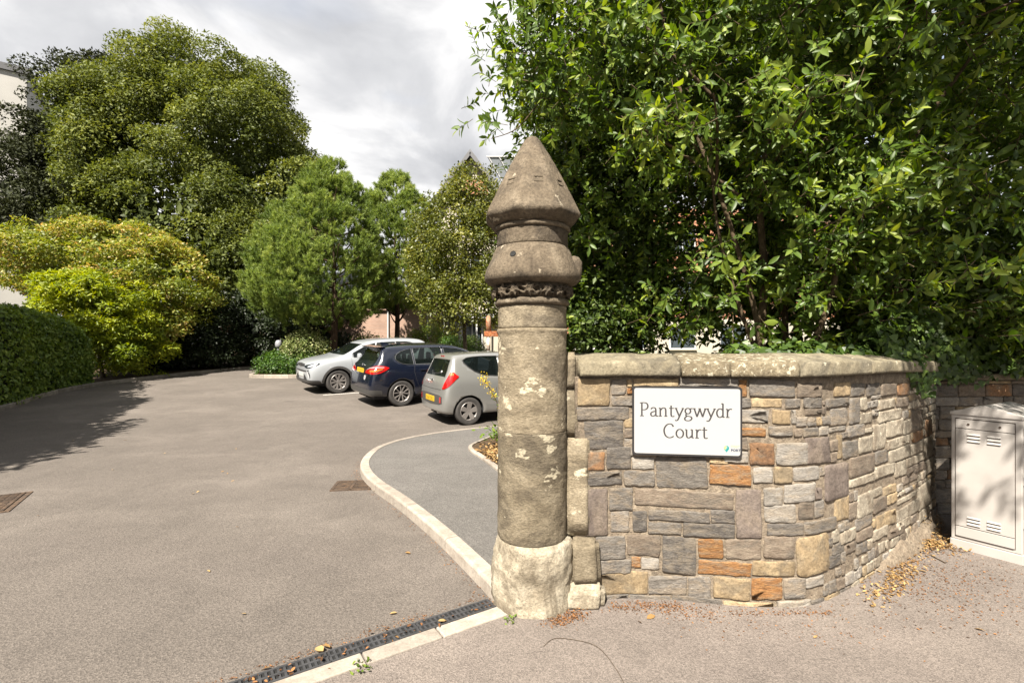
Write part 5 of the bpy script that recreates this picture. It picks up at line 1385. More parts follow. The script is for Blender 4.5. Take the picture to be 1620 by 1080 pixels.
M['wglass'] = plain('window_glass', (.03, .04, .045), .06, coat=.5)
M['cladding'] = plain('orange_cladding', (.36, .12, .045), .6)
M['greyrender'] = plain('grey_white_render', (.33, .32, .30), .9, var=.12, vs=.5)
M['lead'] = plain('lead_flashing', (.07, .07, .075), .6)

def window(parent, c, w, h, ang=0.0, bars=2):
    """framed window set in a wall whose outward direction is -y turned by ang"""
    R = Matrix.Translation(c) @ Matrix.Rotation(ang, 4, 'Z'); f = MB()
    for x in (-w / 2, w / 2): f.box((x, 0, 0), (.07, .09, h + .07), M=R)
    for z in (-h / 2, h / 2): f.box((0, -.002, z), (w - .072, .092, .07), M=R)
    for k in range(1, bars): f.box((-w / 2 + w * k / bars, -.001, 0), (.05, .085, h - .072), M=R)
    fo = f.build('window', M['white'], parent); g = MB(); g.box((0, .012, 0), (w - .06, .02, h - .06), M=R); g.build('pane', M['wglass'], fo)
    s_ = MB(); s_.box((0, -.06, -h / 2 - .065), (w + .2, .16, .06), M=R); s_.build('sill', M['render'], fo)

def walls(mb, x0, x1, y0, y1, z0, z1):
    mb.box(((x0 + x1) / 2, (y0 + y1) / 2, (z0 + z1) / 2), (x1 - x0, y1 - y0, z1 - z0))

fl = empty('apartment_block', (3, 29, 1.0), label='brick and cream apartment block with a steep gable behind the loose leafed tree', cat='building')
def inb(o, host): o.location = Vector(o.location) - Vector(host.location); return o
def part(mb, name, m, host, **k): o = mb.build(name, m, host, **k); o.location = -Vector(host.location); return o
mb = MB(); walls(mb, -.55, 20, 29, 39, .5, 10.0); part(mb, 'brick_wall', M['brick'], fl)
mb = MB(); walls(mb, 4.5, 20, 28.97, 29.0, 1.0, 3.4); part(mb, 'render_band', M['render'], fl)
GX0, GX1, GXP = -4.15, -.6, -2.38
mb = MB(); mb.add([(GX0, 28, .5), (GX1, 28, .5), (GX1, 28, 10.4), (GXP, 28, 12.75), (GX0, 28, 10.4), (GX0, 38, .5), (GX1, 38, .5), (GX1, 38, 10.4), (GXP, 38, 12.75), (GX0, 38, 10.4)],
    [(0, 1, 2, 3, 4), (9, 8, 7, 6, 5), (0, 4, 9, 5), (1, 6, 7, 2), (4, 3, 8, 9), (3, 2, 7, 8), (0, 5, 6, 1)]); part(mb, 'gable_wall', M['render'], fl)
mb = MB()
for sx, xe in ((-1, GX0), (1, GX1)):
    dx = (xe - GXP); e0 = Vector((GXP + dx * 1.12, 0, 12.82 - 2.35 * 1.12)); p0 = Vector((GXP, 0, 12.82))
    vs = [(p0.x, 27.5, p0.z), (e0.x, 27.5, e0.z), (e0.x, 38.2, e0.z), (p0.x, 38.2, p0.z)]; vs += [(x, y, z + .16) for x, y, z in vs]
    mb.add(vs, [(0, 1, 2, 3), (7, 6, 5, 4), (0, 4, 5, 1), (1, 5, 6, 2), (2, 6, 7, 3), (3, 7, 4, 0)])
part(mb, 'roof', M['slate'], fl, kind='stuff')
mb = MB()
for sx, xe in ((-1, GX0), (1, GX1)):
    dx = (xe - GXP); mb.bar((GXP + dx * .02, 27.42, 12.70), (GXP + dx * 1.12, 27.42, 12.70 - 2.35 * 1.12), .06, .20)
part(mb, 'barge_board', M['lead'], fl, kind='stuff')
mb = MB(); mb.tube([(GXP - 2.0, 27.42, 10.25), (GXP - 2.0, 27.42, 1.0)], .05, 8); part(mb, 'downpipe', M['white'], fl)
mb = MB(); mb.box((-2.4, 27.965, 10.9), (2.0, .06, .9)); part(mb, 'brick_panel', M['brick'], fl)
mb = MB(); mb.box((.9, 28.9, 11.2), (2.9, .25, .55)); part(mb, 'cladding_band', M['cladding'], fl)
mb = MB(); mb.box((1.0, 28.95, 10.5), (3.0, .1, .95)); part(mb, 'balcony_glass', M['wglass'], fl)
mb = MB()
for k in range(5): mb.bar((-.55 + k * .62, 28.85, 11.5), (-1.4 + k * .62, 28.4, 12.9), .06, .06)
mb.bar((-1.5, 28.4, 12.9), (2.4, 28.4, 12.9), .06, .06)
part(mb, 'glazing_bar', M['white'], fl, kind='stuff')
mb = MB(); mb.add([(-.6, 28.9, 11.5), (2.4, 28.9, 11.5), (2.2, 28.42, 12.88), (-1.45, 28.42, 12.88)], [(0, 1, 2, 3)]); part(mb, 'roof_glazing', plain('sky_tinted_glazing', (.22, .24, .26), .12, coat=.5), fl)  # pale base colour stands in for the sky's reflection
for z in (9.2, 6.4): window(fl, Vector((-2.4, 27.97, z)) - Vector(fl.location), 1.5, 1.4)
for k in range(5):
    for z in (2.3, 5.2, 8.1): window(fl, Vector((1.2 + k * 3.0, 28.97 if (z > 3 or k == 0) else 28.94, z)) - Vector(fl.location), 1.5, 1.35)
mb = MB(); walls(mb, -4.1, -.65, 27.2, 27.95, 3.35, 3.55); part(mb, 'porch_roof', M['white'], fl)
for x in (-3.85, -2.9, -2.0, -1.35):
    mb = MB(); mb.box((x, 27.4, 2.1), (.09, .09, 2.5)); part(mb, 'porch_post', M['white'], fl)
window(fl, Vector((-3.4, 27.97, 2.3)) - Vector(fl.location), .7, 2.0, bars=1)
mb = MB(); mb.box((-2.3, 27.97, 2.1), (1.1, .06, 2.2)); dd = part(mb, 'door', M['wglass'], fl)
mb = MB()
for x in (-2.87, -2.3, -1.73): mb.box((x, 27.93, 2.1), (.07, .06, 2.2))
o = mb.build('door_frame', M['white'], fl, kind='stuff'); o.location = -Vector(fl.location)

wg = empty('brick_wing', (-9.5, 28, 1.0), label='low pinkish brick wing with grey slate roof behind the two pines', cat='building')
mb = MB(); walls(mb, -17, -4.3, 27, 35, .5, 4.4); part(mb, 'wall', M['brickp'], wg)
mb = MB(); mb.add([(-17.4, 26.6, 4.35), (-4.32, 26.6, 4.35), (-4.32, 31, 6.5), (-17.4, 31, 6.5), (-17.4, 35.4, 4.35), (-4.32, 35.4, 4.35)], [(0, 1, 2, 3), (3, 2, 5, 4), (0, 3, 4), (1, 5, 2)]); part(mb, 'roof', M['slate'], wg)
for x in (-14, -11.6): window(wg, Vector((x, 26.97, 2.9)) - Vector(wg.location), 1.3, 1.2)
mb = MB(); mb.tube([(-17.4, 26.5, 4.3), (-4.35, 26.5, 4.3)], .07, 8); part(mb, 'gutter', M['white'], wg)
for x in (-6.9, -4.7):
    mb = MB(); mb.tube([(x, 26.9, 4.3), (x, 26.9, 1.0)], .05, 8); part(mb, 'downpipe', M['white'], wg)

lb = empty('pale_building', (-37.4, 30.6, 1.0), rz=radians(35), label='tall pale rendered building at the far left edge behind the dark tree', cat='building')
mb = MB(); mb.box((0, 0, 8.6), (11.2, 9, 18.2)); mb.build('wall', M['greyrender'], lb)
mb = MB(); mb.box((0, 0, 17.85), (11.5, 9.3, .4)); mb.build('parapet', M['lead'], lb)
mb = MB(); mb.box((0, 0, 8.7), (11.36, 9.16, .28)); mb.build('string_course', M['lead'], lb)
for z in (5.5, 12, 15): window(lb, Vector((-2.2, -4.53, z)), 1.3, 1.6)

# ------------------------------------------------------------------ trees and shrubs
def branch_tree(pts_list, m, name='trunk', parent=None, n=8):
    mb = MB()
    for pts, r0, r1 in pts_list:
        P = spline(pts, max(6, len(pts) * 4)); mb.tube(P, [r0 + (r1 - r0) * i / (len(P) - 1) for i in range(len(P))], n)
    return mb.build(name, m, parent, smooth=True)
def at(o, host): o.parent = host; o.location = -Vector(host.location); return o
def limbs(base, top, r0, targets, rng, frac=(.25, .8)):
    out = [([base, base.lerp(top, .33) + Vector((rng.uniform(-.1, .1), rng.uniform(-.1, .1), 0)), base.lerp(top, .66) + Vector((rng.uniform(-.15, .15), 0, 0)), top], r0, r0 * .18)]
    for t in targets:
        t = Vector(t); f = rng.uniform(*frac); s0 = base.lerp(top, f); m_ = s0.lerp(t, .5) + Vector((0, 0, .12 * (t - s0).length * rng.uniform(-.3, .6)))
        out.append(([s0, m_, t], r0 * .42 * (1 - f * .6), r0 * .06))
    return out
rs = random.Random(21)
def tree(name, label, cat, base, top, r0, lobes, m, bark, rng_seed, n_cl, per, spread, L, W, kind='diamond', group=None, targets=None, inner=.55, bump=.15, up=.6, zmin=None, frac=(.25, .8), flat=1.0, nb=0, br=.8, core=900, bflat=.65, corek=.8, cl=4.0, deep=.5, tilt=.5, binner=.8):
    t = empty(name, base, label=label, cat=cat, group=group); rng = np.random.default_rng(rng_seed)
    tg = targets if targets is not None else [tuple(np.array(l[0]) + np.array(l[1]) * rng.uniform(-.35, .35, 3)) for l in lobes for _ in range(2)]
    o = branch_tree(limbs(Vector(base), Vector(top), r0, tg, rs, frac), bark); at(o, t); o.name = 'trunk'
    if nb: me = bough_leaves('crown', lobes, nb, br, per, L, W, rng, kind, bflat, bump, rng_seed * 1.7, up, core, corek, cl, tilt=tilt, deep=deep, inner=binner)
    else: me = clump_leaves('crown', lobes, n_cl, per, spread, L, W, rng, kind, inner, bump, rng_seed * 1.7, up, zmin=zmin, flat=flat)
    me.materials.append(m); o = link('crown', me, t, kind='stuff'); o.location = -Vector(base)
    return t
def zb(x, y): return zg(x, y) + .05

# big evergreen oak on the left
X, Y = -16.8, 27.0
tree('evergreen_oak', 'huge rounded olive green evergreen tree towering behind the autumn tinted shrub', 'tree', (X, Y, zb(X, Y)), (X, Y, 15.0), .45,
     [((-17.5, 27, 11.2), (5.8, 5.0, 6.3)), ((-13.4, 25.8, 8.8), (3.5, 3.4, 4.2)), ((-20.4, 26.2, 7.0), (3.2, 3.2, 4.2)), ((-16.6, 23.8, 7.2), (4.2, 3.0, 3.4)), ((-13.0, 24.2, 6.0), (2.7, 2.8, 2.6)), ((-19.6, 25.6, 12.6), (3.2, 3.0, 3.3)), ((-14.8, 25.6, 12.9), (3.2, 3.0, 3.4)), ((-11.9, 26.2, 9.6), (1.9, 2.4, 2.8)), ((-16.8, 25.4, 15.2), (2.8, 2.4, 2.0))],
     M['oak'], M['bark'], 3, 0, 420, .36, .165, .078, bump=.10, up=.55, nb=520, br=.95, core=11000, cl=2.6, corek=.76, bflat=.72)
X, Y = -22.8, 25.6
tree('shade_toned_evergreen', 'evergreen tree with shade painted into its very dark brownish green leaves in front of the pale building at far left', 'tree', (X, Y, zb(X, Y)), (X, Y, 14.5), .3,
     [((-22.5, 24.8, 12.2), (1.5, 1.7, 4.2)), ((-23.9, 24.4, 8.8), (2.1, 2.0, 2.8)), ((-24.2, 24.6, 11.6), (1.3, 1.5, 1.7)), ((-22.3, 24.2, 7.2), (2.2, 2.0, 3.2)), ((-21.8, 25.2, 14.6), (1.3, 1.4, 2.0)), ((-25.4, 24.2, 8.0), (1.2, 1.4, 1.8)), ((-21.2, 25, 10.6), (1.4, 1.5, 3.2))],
     M['shadeleaf'], M['bark'], 5, 0, 210, .34, .18, .08, bump=.14, up=.45, nb=220, br=.75, core=2800, cl=2.6, corek=.74)
# autumn tinted small tree and lime shrub
X, Y = -16.0, 19.6
tree('autumn_tinted_tree', 'spreading shrubby tree with yellow and reddish leaves below the huge evergreen', 'tree', (X, Y, zb(X, Y)), (X, Y, 5.2), .13,
     [((-18.6, 19.6, 5.2), (2.8, 1.9, 1.25)), ((-16.4, 19.4, 5.3), (2.4, 1.9, 1.35)), ((-14.3, 19.3, 4.4), (2.0, 1.7, 1.4)), ((-13.2, 19.4, 3.8), (1.2, 1.1, .9)), ((-15.4, 18.9, 3.4), (2.2, 1.4, 1.5)), ((-13.9, 19.0, 2.8), (1.2, 1.0, 1.0))],
     M['cherry'], M['bark'], 7, 0, 150, .20, .135, .066, bump=.16, up=.7, nb=250, br=.5, core=1500, corek=.7, cl=2.2, bflat=.55, deep=.6)
X, Y = -14.7, 17.4
tree('lime_green_shrub', 'bright lime green leafy shrub rising behind the end of the clipped hedge', 'shrub', (X, Y, zb(X, Y)), (X, Y, 3.6), .07,
     [((-14.8, 17.2, 2.9), (1.7, 1.2, 1.3)), ((-15.3, 16.8, 3.4), (1.0, .9, .8)), ((-14.2, 17.5, 2.0), (1.15, 1.0, 1.2)), ((-13.5, 18.0, 1.5), (.7, .7, .8))],
     M['lime'], M['bark'], 8, 0, 110, .15, .16, .05, kind='oval', bump=.16, up=.7, nb=190, br=.38, core=700, corek=.7, bflat=.6, deep=.6, cl=1.8)
# dark understorey beneath the evergreen
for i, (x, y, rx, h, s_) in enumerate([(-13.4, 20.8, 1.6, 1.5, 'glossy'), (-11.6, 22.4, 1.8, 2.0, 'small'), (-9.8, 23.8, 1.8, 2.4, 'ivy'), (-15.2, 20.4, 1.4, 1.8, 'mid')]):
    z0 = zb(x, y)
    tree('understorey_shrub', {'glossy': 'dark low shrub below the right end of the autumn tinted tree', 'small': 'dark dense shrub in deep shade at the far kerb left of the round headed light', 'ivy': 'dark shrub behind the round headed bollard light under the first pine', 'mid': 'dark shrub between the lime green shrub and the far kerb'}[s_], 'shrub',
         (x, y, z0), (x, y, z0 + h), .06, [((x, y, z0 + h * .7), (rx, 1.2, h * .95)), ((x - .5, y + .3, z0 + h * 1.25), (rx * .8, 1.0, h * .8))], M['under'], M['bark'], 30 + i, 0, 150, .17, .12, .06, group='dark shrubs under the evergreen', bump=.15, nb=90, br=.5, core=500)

# clipped hedge on the left
hg = empty('clipped_hedge', (-13.6, 11, .3), label='long clipped green hedge in shade along the left kerb', cat='hedge')
hp = spline([(-12.3, 5.5, 0), (-12.75, 8.5, 0), (-13.25, 11.6, 0), (-14.15, 13.6, 0), (-14.6, 15.2, 0), (-14.7, 15.9, 0)], 60)
rng = np.random.default_rng(12); P = []; Nn = []
def hsec(f): return 2.42 - 1.05 * max(0, (f - .52) / .48) ** 1.6 - (.5 * ((f - .93) / .07) if f > .93 else 0)
for k in range(26000):
    f = rng.random(); q = hp[0].lerp(hp[0], 0); i = min(int(f * 60), 59); q = hp[i].lerp(hp[i + 1], f * 60 - i); t = (hp[i + 1] - hp[i]).normalized(); n = Vector((t.y, -t.x, 0))
    h = hsec(f); a = rng.random(); zz = zg(q.x, q.y) + .1
    if a < .66: v = rng.random(); rnd_ = .55 + .25 * (1 - (max(0, v - .8) / .2) ** 2); p = q + n * (rnd_ + .05 * mnoise.noise(Vector((f * 50, v * 5, 0)))); z = zz + h * v; nn = n + Vector((0, 0, .35 + max(0, v - .75) * 3))
    else: v = rng.uniform(-.7, .7); p = q + n * v; z = zz + h - .12 * abs(v) ** 3 * 4 + .06 * mnoise.noise(Vector((f * 50, v * 4, 3))); nn = Vector((0, 0, 1)) + n * .3
    if f > .985 or f < .01: p = q + n * rng.uniform(-.6, .6) + t * rng.uniform(0, .3); z = zz + h * rng.random()
    P.append((p.x, p.y, z)); Nn.append(tuple(nn))
P = np.array(P) + rng.normal(0, .045, (len(P), 3)); Nn = nrm(nrm(np.array(Nn)) + rng.normal(0, .6, (len(P), 3)))
D = nrm(np.cross(Nn, rng.normal(size=Nn.shape)) + np.array([0, 0, -.2]))
Ls = .115 * rng.uniform(.6, 1.3, len(P))
me = leaves('foliage', P, D, Nn, Ls, Ls * .52, np.clip(.45 + .14 * vnoise(P, 2, 2.0) + rng.normal(0, .17, len(P)), 0, 1), 'diamond'); me.materials.append(M['hedge'])
o = link('foliage', me, hg, kind='stuff'); o.location = -Vector(hg.location)
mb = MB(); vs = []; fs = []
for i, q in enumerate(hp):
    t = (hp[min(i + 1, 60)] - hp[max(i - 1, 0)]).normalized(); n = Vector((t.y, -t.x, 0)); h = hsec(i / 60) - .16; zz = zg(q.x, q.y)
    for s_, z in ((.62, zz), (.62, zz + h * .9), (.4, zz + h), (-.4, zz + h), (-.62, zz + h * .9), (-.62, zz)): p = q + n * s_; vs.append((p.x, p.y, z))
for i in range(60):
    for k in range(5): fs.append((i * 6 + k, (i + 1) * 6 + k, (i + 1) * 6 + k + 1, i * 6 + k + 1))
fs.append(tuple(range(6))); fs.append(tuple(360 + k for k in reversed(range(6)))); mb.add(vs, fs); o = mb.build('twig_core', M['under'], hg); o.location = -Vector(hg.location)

# tall trees further left, whose shade lies across the drive
BTL = ['bushy evergreen tree beyond the left edge of the picture, nearest the road', 'bushy evergreen tree beyond the left edge, second from the road', 'bushy evergreen tree beyond the left edge, third from the road', 'bushy evergreen tree beyond the left edge, fourth from the road', 'bushy evergreen tree beyond the left edge, fifth from the road', 'tallest bushy evergreen tree beyond the left edge, farthest from the road']
for i, (x, y, h, rx) in enumerate([(-10.4, 2.2, 6.6, 1.8), (-11.3, 4.1, 6.5, 1.8), (-12.4, 5.9, 6.6, 1.75), (-13.5, 7.7, 6.7, 1.7), (-14.7, 9.4, 6.8, 1.6), (-15.9, 11.1, 6.9, 1.55)]):
    tree('boundary_tree', BTL[i], 'tree', (x, y, .1), (x, y, h - 1), .14,
         [((x, y, h * .55), (rx, rx, h * .40)), ((x + .2, y + .5, h * .70), (rx * .9, rx * 1.15, h * .29)), ((x, y - .9, h * .4), (rx * .9, rx, h * .3))], M['oak'], M['bark'], 50 + i, 0, 60, .22, .22, .12, group='trees beyond the clipped hedge', bump=.12, nb=240, br=.5, core=4200, cl=2.2, corek=.86)

# pines
def pine(base, top, prof, label, seed, n_t, r0, lowb, xoff=0.0):
    t = empty('pine_tree', base, label=label, cat='pine tree', group='pines behind the parked cars'); rng = np.random.default_rng(seed)
    b, tp = Vector(base), Vector(top); H = tp.z - prof[0][0]
    br = [([b, b.lerp(tp, .3) + Vector((.05, 0, 0)), b.lerp(tp, .65) + Vector((-.06, 0, 0)), tp], r0, .02)]
    z = lowb
    while z < tp.z - .8:
        R = np.interp(z + .5, [p[0] for p in prof], [p[1] for p in prof])
        for k in range(4):
            a = rs.uniform(0, 2 * pi); e = Vector((b.x + cos(a) * R * .9, b.y + sin(a) * R * .9, z + .5 + .35 * R * rs.uniform(.2, 1))); s0 = Vector((b.x, b.y, z)); br.append(([s0, s0.lerp(e, .5) + Vector((0, 0, -.1)), e], r0 * .26, .012))
        z += rs.uniform(.35, .6)
    o = branch_tree(br, M['pinebark'], n=6); at(o, t)
    P = []
    zz = np.array([p[0] for p in prof]); RR = np.array([p[1] for p in prof])
    nb = n_t // 13
    while len(P) < nb:
        z = rng.uniform(zz[0], zz[-1]); R = np.interp(z, zz, RR)
        if rng.random() > R / RR.max() + .08: continue
        a = rng.uniform(0, 2 * pi); u = 1 - rng.random() ** 1.6 * .45
        sh = xoff * max(0, 1 - max(0, z - 5) / 4.2); P.append((b.x + sh + cos(a) * R * u, b.y + sin(a) * R * u, z, a, R))
    P = np.array(P); k = np.repeat(np.arange(nb), 13); br_ = np.clip(.20 + .13 * P[:, 4], .2, .55) * rng.uniform(.7, 1.25, nb)
    out_ = np.stack([np.cos(P[:, 3]), np.sin(P[:, 3]), np.full(nb, .5)], 1)
    d_ = nrm(nrm(rng.normal(size=(len(k), 3))) + .7 * out_[k]); P3 = P[k, :3] + d_ * (br_[k] * rng.uniform(.55, 1.05, len(k)))[:, None]
    tip = nrm(d_ * .6 + np.array([0, 0, .75]) + out_[k] * .25 + rng.normal(0, .22, (len(k), 3)))
    ctone = rng.normal(0, .12, nb)[k]; P = P3
    per = 42; n = len(P) * per
    p0 = np.repeat(P[:, :3], per, 0); tp_ = np.repeat(tip, per, 0); s = rng.uniform(-.10, .12, n)[:, None]
    rd = nrm(np.cross(tp_, rng.normal(size=(n, 3))))
    D = nrm(tp_ * rng.uniform(.5, 1.1, (n, 1)) + rd * .72)
    tone = np.clip(.42 + np.repeat(ctone, per) + rng.normal(0, .12, n) + .12 * (s[:, 0] > .1), 0, 1)
    me = leaves('crown', p0 + tp_ * s, D, rng.normal(size=(n, 3)), (.15 * rng.uniform(.8, 1.2, n)), .021, tone, 'needle'); me.materials.append(M['pine'])
    o = link('crown', me, t, kind='stuff'); o.location = -b
    return t
cos_, sin_ = np.cos, np.sin
pine((-7.42, 20, zb(-7, 20)), (-7.30, 20, 9.0), [(2.6, .7), (3.1, 2.0), (4.0, 2.55), (5.2, 2.4), (6.5, 1.95), (7.6, 1.4), (8.6, .8), (9.3, .15)], 'broad bushy pine with dark trunk behind the pale crossover, the larger of the two', 61, 5600, .17, 2.2, -.62)
pine((-5.5, 23, zb(-5.5, 23)), (-5.5, 23, 9.4), [(3.4, .7), (4.0, 1.5), (5.4, 1.9), (7.0, 1.8), (8.3, 1.4), (9.2, .85), (9.9, .15)], 'slimmer upright pine behind the navy people carrier, farther of the two', 62, 4300, .15, 2.8, .25)

# loose leafed tree by the gable
X, Y = -1.75, 18.6
tree('silver_birch', 'loose small leafed yellowish green tree in front of the gable left of the pillar', 'tree', (X, Y, zb(X, Y)), (X - .1, Y, 8.2), .09,
     [((-2.1, 18.6, 5.4), (1.75, 1.5, 2.3)), ((-2.9, 18.3, 4.2), (1.05, 1.0, 1.3)), ((-1.2, 18.5, 3.9), (1.2, 1.1, 1.4)), ((-1.35, 18.6, 7.0), (.95, .9, 1.5)), ((-2.5, 18.5, 6.3), (.8, .8, .9)), ((-1.9, 18.3, 3.2), (1.4, 1.0, .9))],
     M['birch'], M['bark'], 17, 0, 120, .17, .10, .07, bump=.2, up=.35, nb=330, br=.42, core=500, cl=2.2, corek=.7, bflat=.9, deep=.8, tilt=.8, binner=.3)
# shrubs behind the cars
def shrub(name, label, x, y, rx, h, m, seed, n_cl=260, per=18, L=.09, W=.05, cat='shrub', group=None, spread=.09, up=.6, inner=.6, bump=.12):
    z0 = zb(x, y)
    return tree(name, label, cat, (x, y, z0), (x, y, z0 + h * .7), .03, [((x, y, z0 + h * .52), (rx, rx * .9, h * .5))], m, M['bark'], seed, n_cl, per, spread, L, W, inner=inner, bump=bump, up=up, group=group)
shrub('round_box_bush', 'bright green clipped round bush right of the porch post', -2.75, 22.6, .62, 1.35, M['box'], 71, 300, group='clipped round bushes by the porch', bump=.05, L=.06, W=.04)
shrub('round_box_bush', 'dark clipped round bush by the porch door, nearest the pillar', -1.95, 23.4, .62, 1.25, M['laureld'], 72, 300, group='clipped round bushes by the porch', bump=.05, L=.06, W=.04)
shrub('low_green_shrub', 'low bright green ground shrub in front of the porch', -1.7, 21.2, 1.2, .75, M['box'], 73, 300)
shrub('variegated_shrub', 'pale cream flecked shrub left of the larger pine trunk', -8.15, 19.1, .85, 1.65, M['flower'], 74, 420)
shrub('variegated_shrub', 'pale cream flecked shrub between the two pine trunks', -5.0, 21.4, 1.0, 1.2, M['flower'], 75, 340)
shrub('leafy_shrub', 'mid green leafy shrub right of the larger pine trunk', -6.2, 20.8, .8, 1.4, M['hedge'], 76, 360)
shrub('yellow_shrub', 'low yellow leaved shrub at the foot of the larger pine', -7.2, 19.3, .6, .75, M['lime'], 77, 200)
shrub('leafy_shrub', 'green shrub against the brick wing below the farther pine', -4.1, 24.6, 1.2, 1.8, M['hedge'], 78, 420)
lh = tree('low_hedge', 'low bushy hedge on a white kerb left of the pale crossover', 'hedge', (-8.9, 18.9, zb(-9, 19)), (-8.9, 18.9, 1.2), .03,
     [((-9.25, 18.6, .98), (.55, .5, .48)), ((-8.6, 18.55, 1.0), (.6, .55, .5)), ((-7.9, 18.7, .95), (.6, .55, .45)), ((-8.8, 19.1, 1.1), (.8, .5, .5))], M['box'], M['bark'], 79, 620, 18, .08, .085, .035, inner=.6, bump=.12)
isl = empty('kerb', (0, 0, 0), kind='structure')
ip = spline([(-9.95, 19.3, 0), (-9.9, 18.2, 0), (-9.3, 17.95, 0), (-8.3, 17.95, 0), (-7.2, 18.1, 0)], 40)
kerb_run(isl, ip, offs(ip, -.12), lambda x, y: zg(x, y) - .05, lambda x, y: zg(x, y) + .13, M['kerb'], .9)
mb = MB(); q = offs(ip, -.12); mb.add([(p.x, p.y, zg(p.x, p.y) + .11) for p in q] + [(p.x * .9 - .6, 19.9 + i * .02, zg(0, 19.9) + .2) for i, p in enumerate(q)], [(i, i + 1, len(q) + i + 1, len(q) + i) for i in range(len(q) - 1)]); mb.build('island_soil', M['soil'], kind='structure')
mb = MB(); mb.add([(-10, 20, zg(0, 20) + .12), (6, 20, zg(0, 20) + .12), (8, 27.5, zg(0, 27.5) + .12), (-16, 27.5, zg(0, 27.5) + .12)], [(0, 1, 2, 3)]); mb.build('garden_border', M['soil'], kind='structure')
bl = empty('bollard_light', (-9.15, 18.95, zb(-9, 19)), label='small grey round headed bollard light behind the low hedge', cat='bollard light')
mb = MB(); mb.lathe([(.06, 0), (.06, 1.0), (.05, 1.02)], 18); mb.build('post', M['lead'], bl, smooth=True)
mb = MB(); mb.lathe([(.07, 1.02), (.115, 1.05), (.125, 1.14), (.12, 1.23), (.08, 1.30), (.01, 1.32)], 20); mb.build('head', plain('grey_lamp_head', (.22, .22, .24), .4), bl, smooth=True)

# ------------------------------------------------------------------ the laurel over the wall
lt = empty('laurel_tree', (2.3, 4.5, 1.35), label='large dark glossy leaved evergreen tree overhanging the stone wall and the sign', cat='tree')
rl = random.Random(8)
stems = [([(2.35, 4.45, 1.2), (2.25, 4.5, 2.0), (2.0, 4.6, 3.0), (1.6, 4.8, 4.4), (1.4, 5.0, 6.0)], .030, .012), ([(2.3, 4.62, 1.2), (2.4, 4.6, 2.2), (2.35, 4.55, 3.2), (2.6, 4.4, 4.6), (2.9, 4.3, 6.2)], .042, .018), ([(2.42, 4.5, 1.2), (2.1, 4.4, 1.9), (1.85, 4.35, 2.7), (1.8, 4.4, 3.6)], .022, .008),
         ([(2.75, 4.8, 1.2), (2.8, 4.9, 2.4), (3.3, 4.9, 3.8), (3.9, 4.7, 5.4)], .036, .012), ([(2.5, 4.3, 1.2), (2.75, 4.15, 2.1), (2.85, 4.1, 3.0), (3.1, 3.9, 4.2), (3.5, 3.2, 5.2)], .028, .010), ([(3.0, 4.9, 1.2), (3.2, 4.85, 2.3), (3.8, 4.8, 3.4), (4.5, 4.5, 4.6), (4.9, 3.6, 5.4)], .030, .010),
         ([(2.2, 4.55, 3.0), (1.3, 4.5, 3.6), (.5, 4.5, 4.0), (.1, 4.5, 4.1)], .014, .005), ([(2.6, 4.5, 2.3), (3.2, 4.3, 2.4), (3.7, 4.2, 2.35)], .014, .005), ([(3.3, 4.6, 2.4), (4.0, 4.6, 2.8), (4.6, 4.7, 3.1)], .016, .005),
         ([(1.9, 4.5, 3.1), (1.7, 4.0, 3.4), (1.5, 3.6, 3.5)], .016, .006), ([(2.3, 4.5, 3.0), (2.15, 3.8, 3.25), (2.0, 3.15, 3.28)], .014, .004), ([(2.35, 4.5, 2.3), (2.4, 3.9, 2.5), (2.35, 3.45, 2.53)], .012, .004), ([(1.8, 4.45, 3.3), (1.4, 3.9, 3.35), (1.15, 3.5, 3.33)], .012, .004), ([(3.2, 4.7, 2.0), (3.3, 4.0, 2.1), (3.3, 3.3, 2.12)], .012, .004), ([(.3, 4.6, 4.0), (.05, 4.6, 3.7), (-.2, 4.6, 3.6)], .008, .003), ([(2.0, 4.7, 4.0), (1.0, 4.6, 4.9), (.3, 4.8, 5.4)], .018, .006), ([(2.5, 4.4, 3.8), (3.4, 3.8, 4.1), (4.2, 3.4, 4.3)], .018, .006), ([(2.55, 4.2, 4.2), (2.7, 3.2, 4.9), (2.7, 1.8, 5.25), (2.5, .8, 5.2)], .024, .008)]
o = branch_tree(stems, M['twig']); at(o, lt); o.name = 'trunk'
LB = [((1.12, 4.7, 4.85), (1.1, 1.1, 1.65)), ((1.9, 4.45, 4.35), (1.4, 1.0, 1.35)), ((3.3, 4.5, 4.5), (1.7, 1.3, 1.6)), ((5.0, 4.3, 3.6), (1.9, 1.2, 2.1)), ((3.1, 4.5, 2.75), (1.0, .75, .85)), ((4.5, 4.5, 2.4), (1.5, .8, .9)), ((1.2, 5.9, 2.8), (1.1, .8, 1.2)),
      ((2.8, 5.2, 6.0), (2.4, 1.8, 1.3)), ((6.2, 4.8, 5.0), (1.6, 1.6, 2.2)), ((2.0, 5.6, 3.6), (1.3, .7, 1.4)), ((1.7, 5.9, 2.6), (.7, .5, .7)), ((3.7, 4.2, 3.2), (1.1, .6, .9)), ((2.2, 4.3, 3.6), (1.0, .6, .9)), ((4.4, 3.8, 4.4), (1.2, .7, 1.0)), ((3.0, 3.9, 5.2), (1.4, .8, .9)), ((1.0, 5.6, 2.0), (.7, .4, .5)), ((2.0, 4.15, 2.0), (.6, .3, .42)), ((2.9, 4.1, 1.95), (.6, .3, .4)), ((3.6, 4.2, 2.0), (.6, .35, .45)), ((2.5, 5.6, 2.3), (1.0, .5, .6)), ((.50, 4.75, 4.25), (.50, .6, .8)), ((-.12, 4.6, 3.62), (.22, .25, .12)), ((.02, 4.7, 4.35), (.2, .25, .2))]
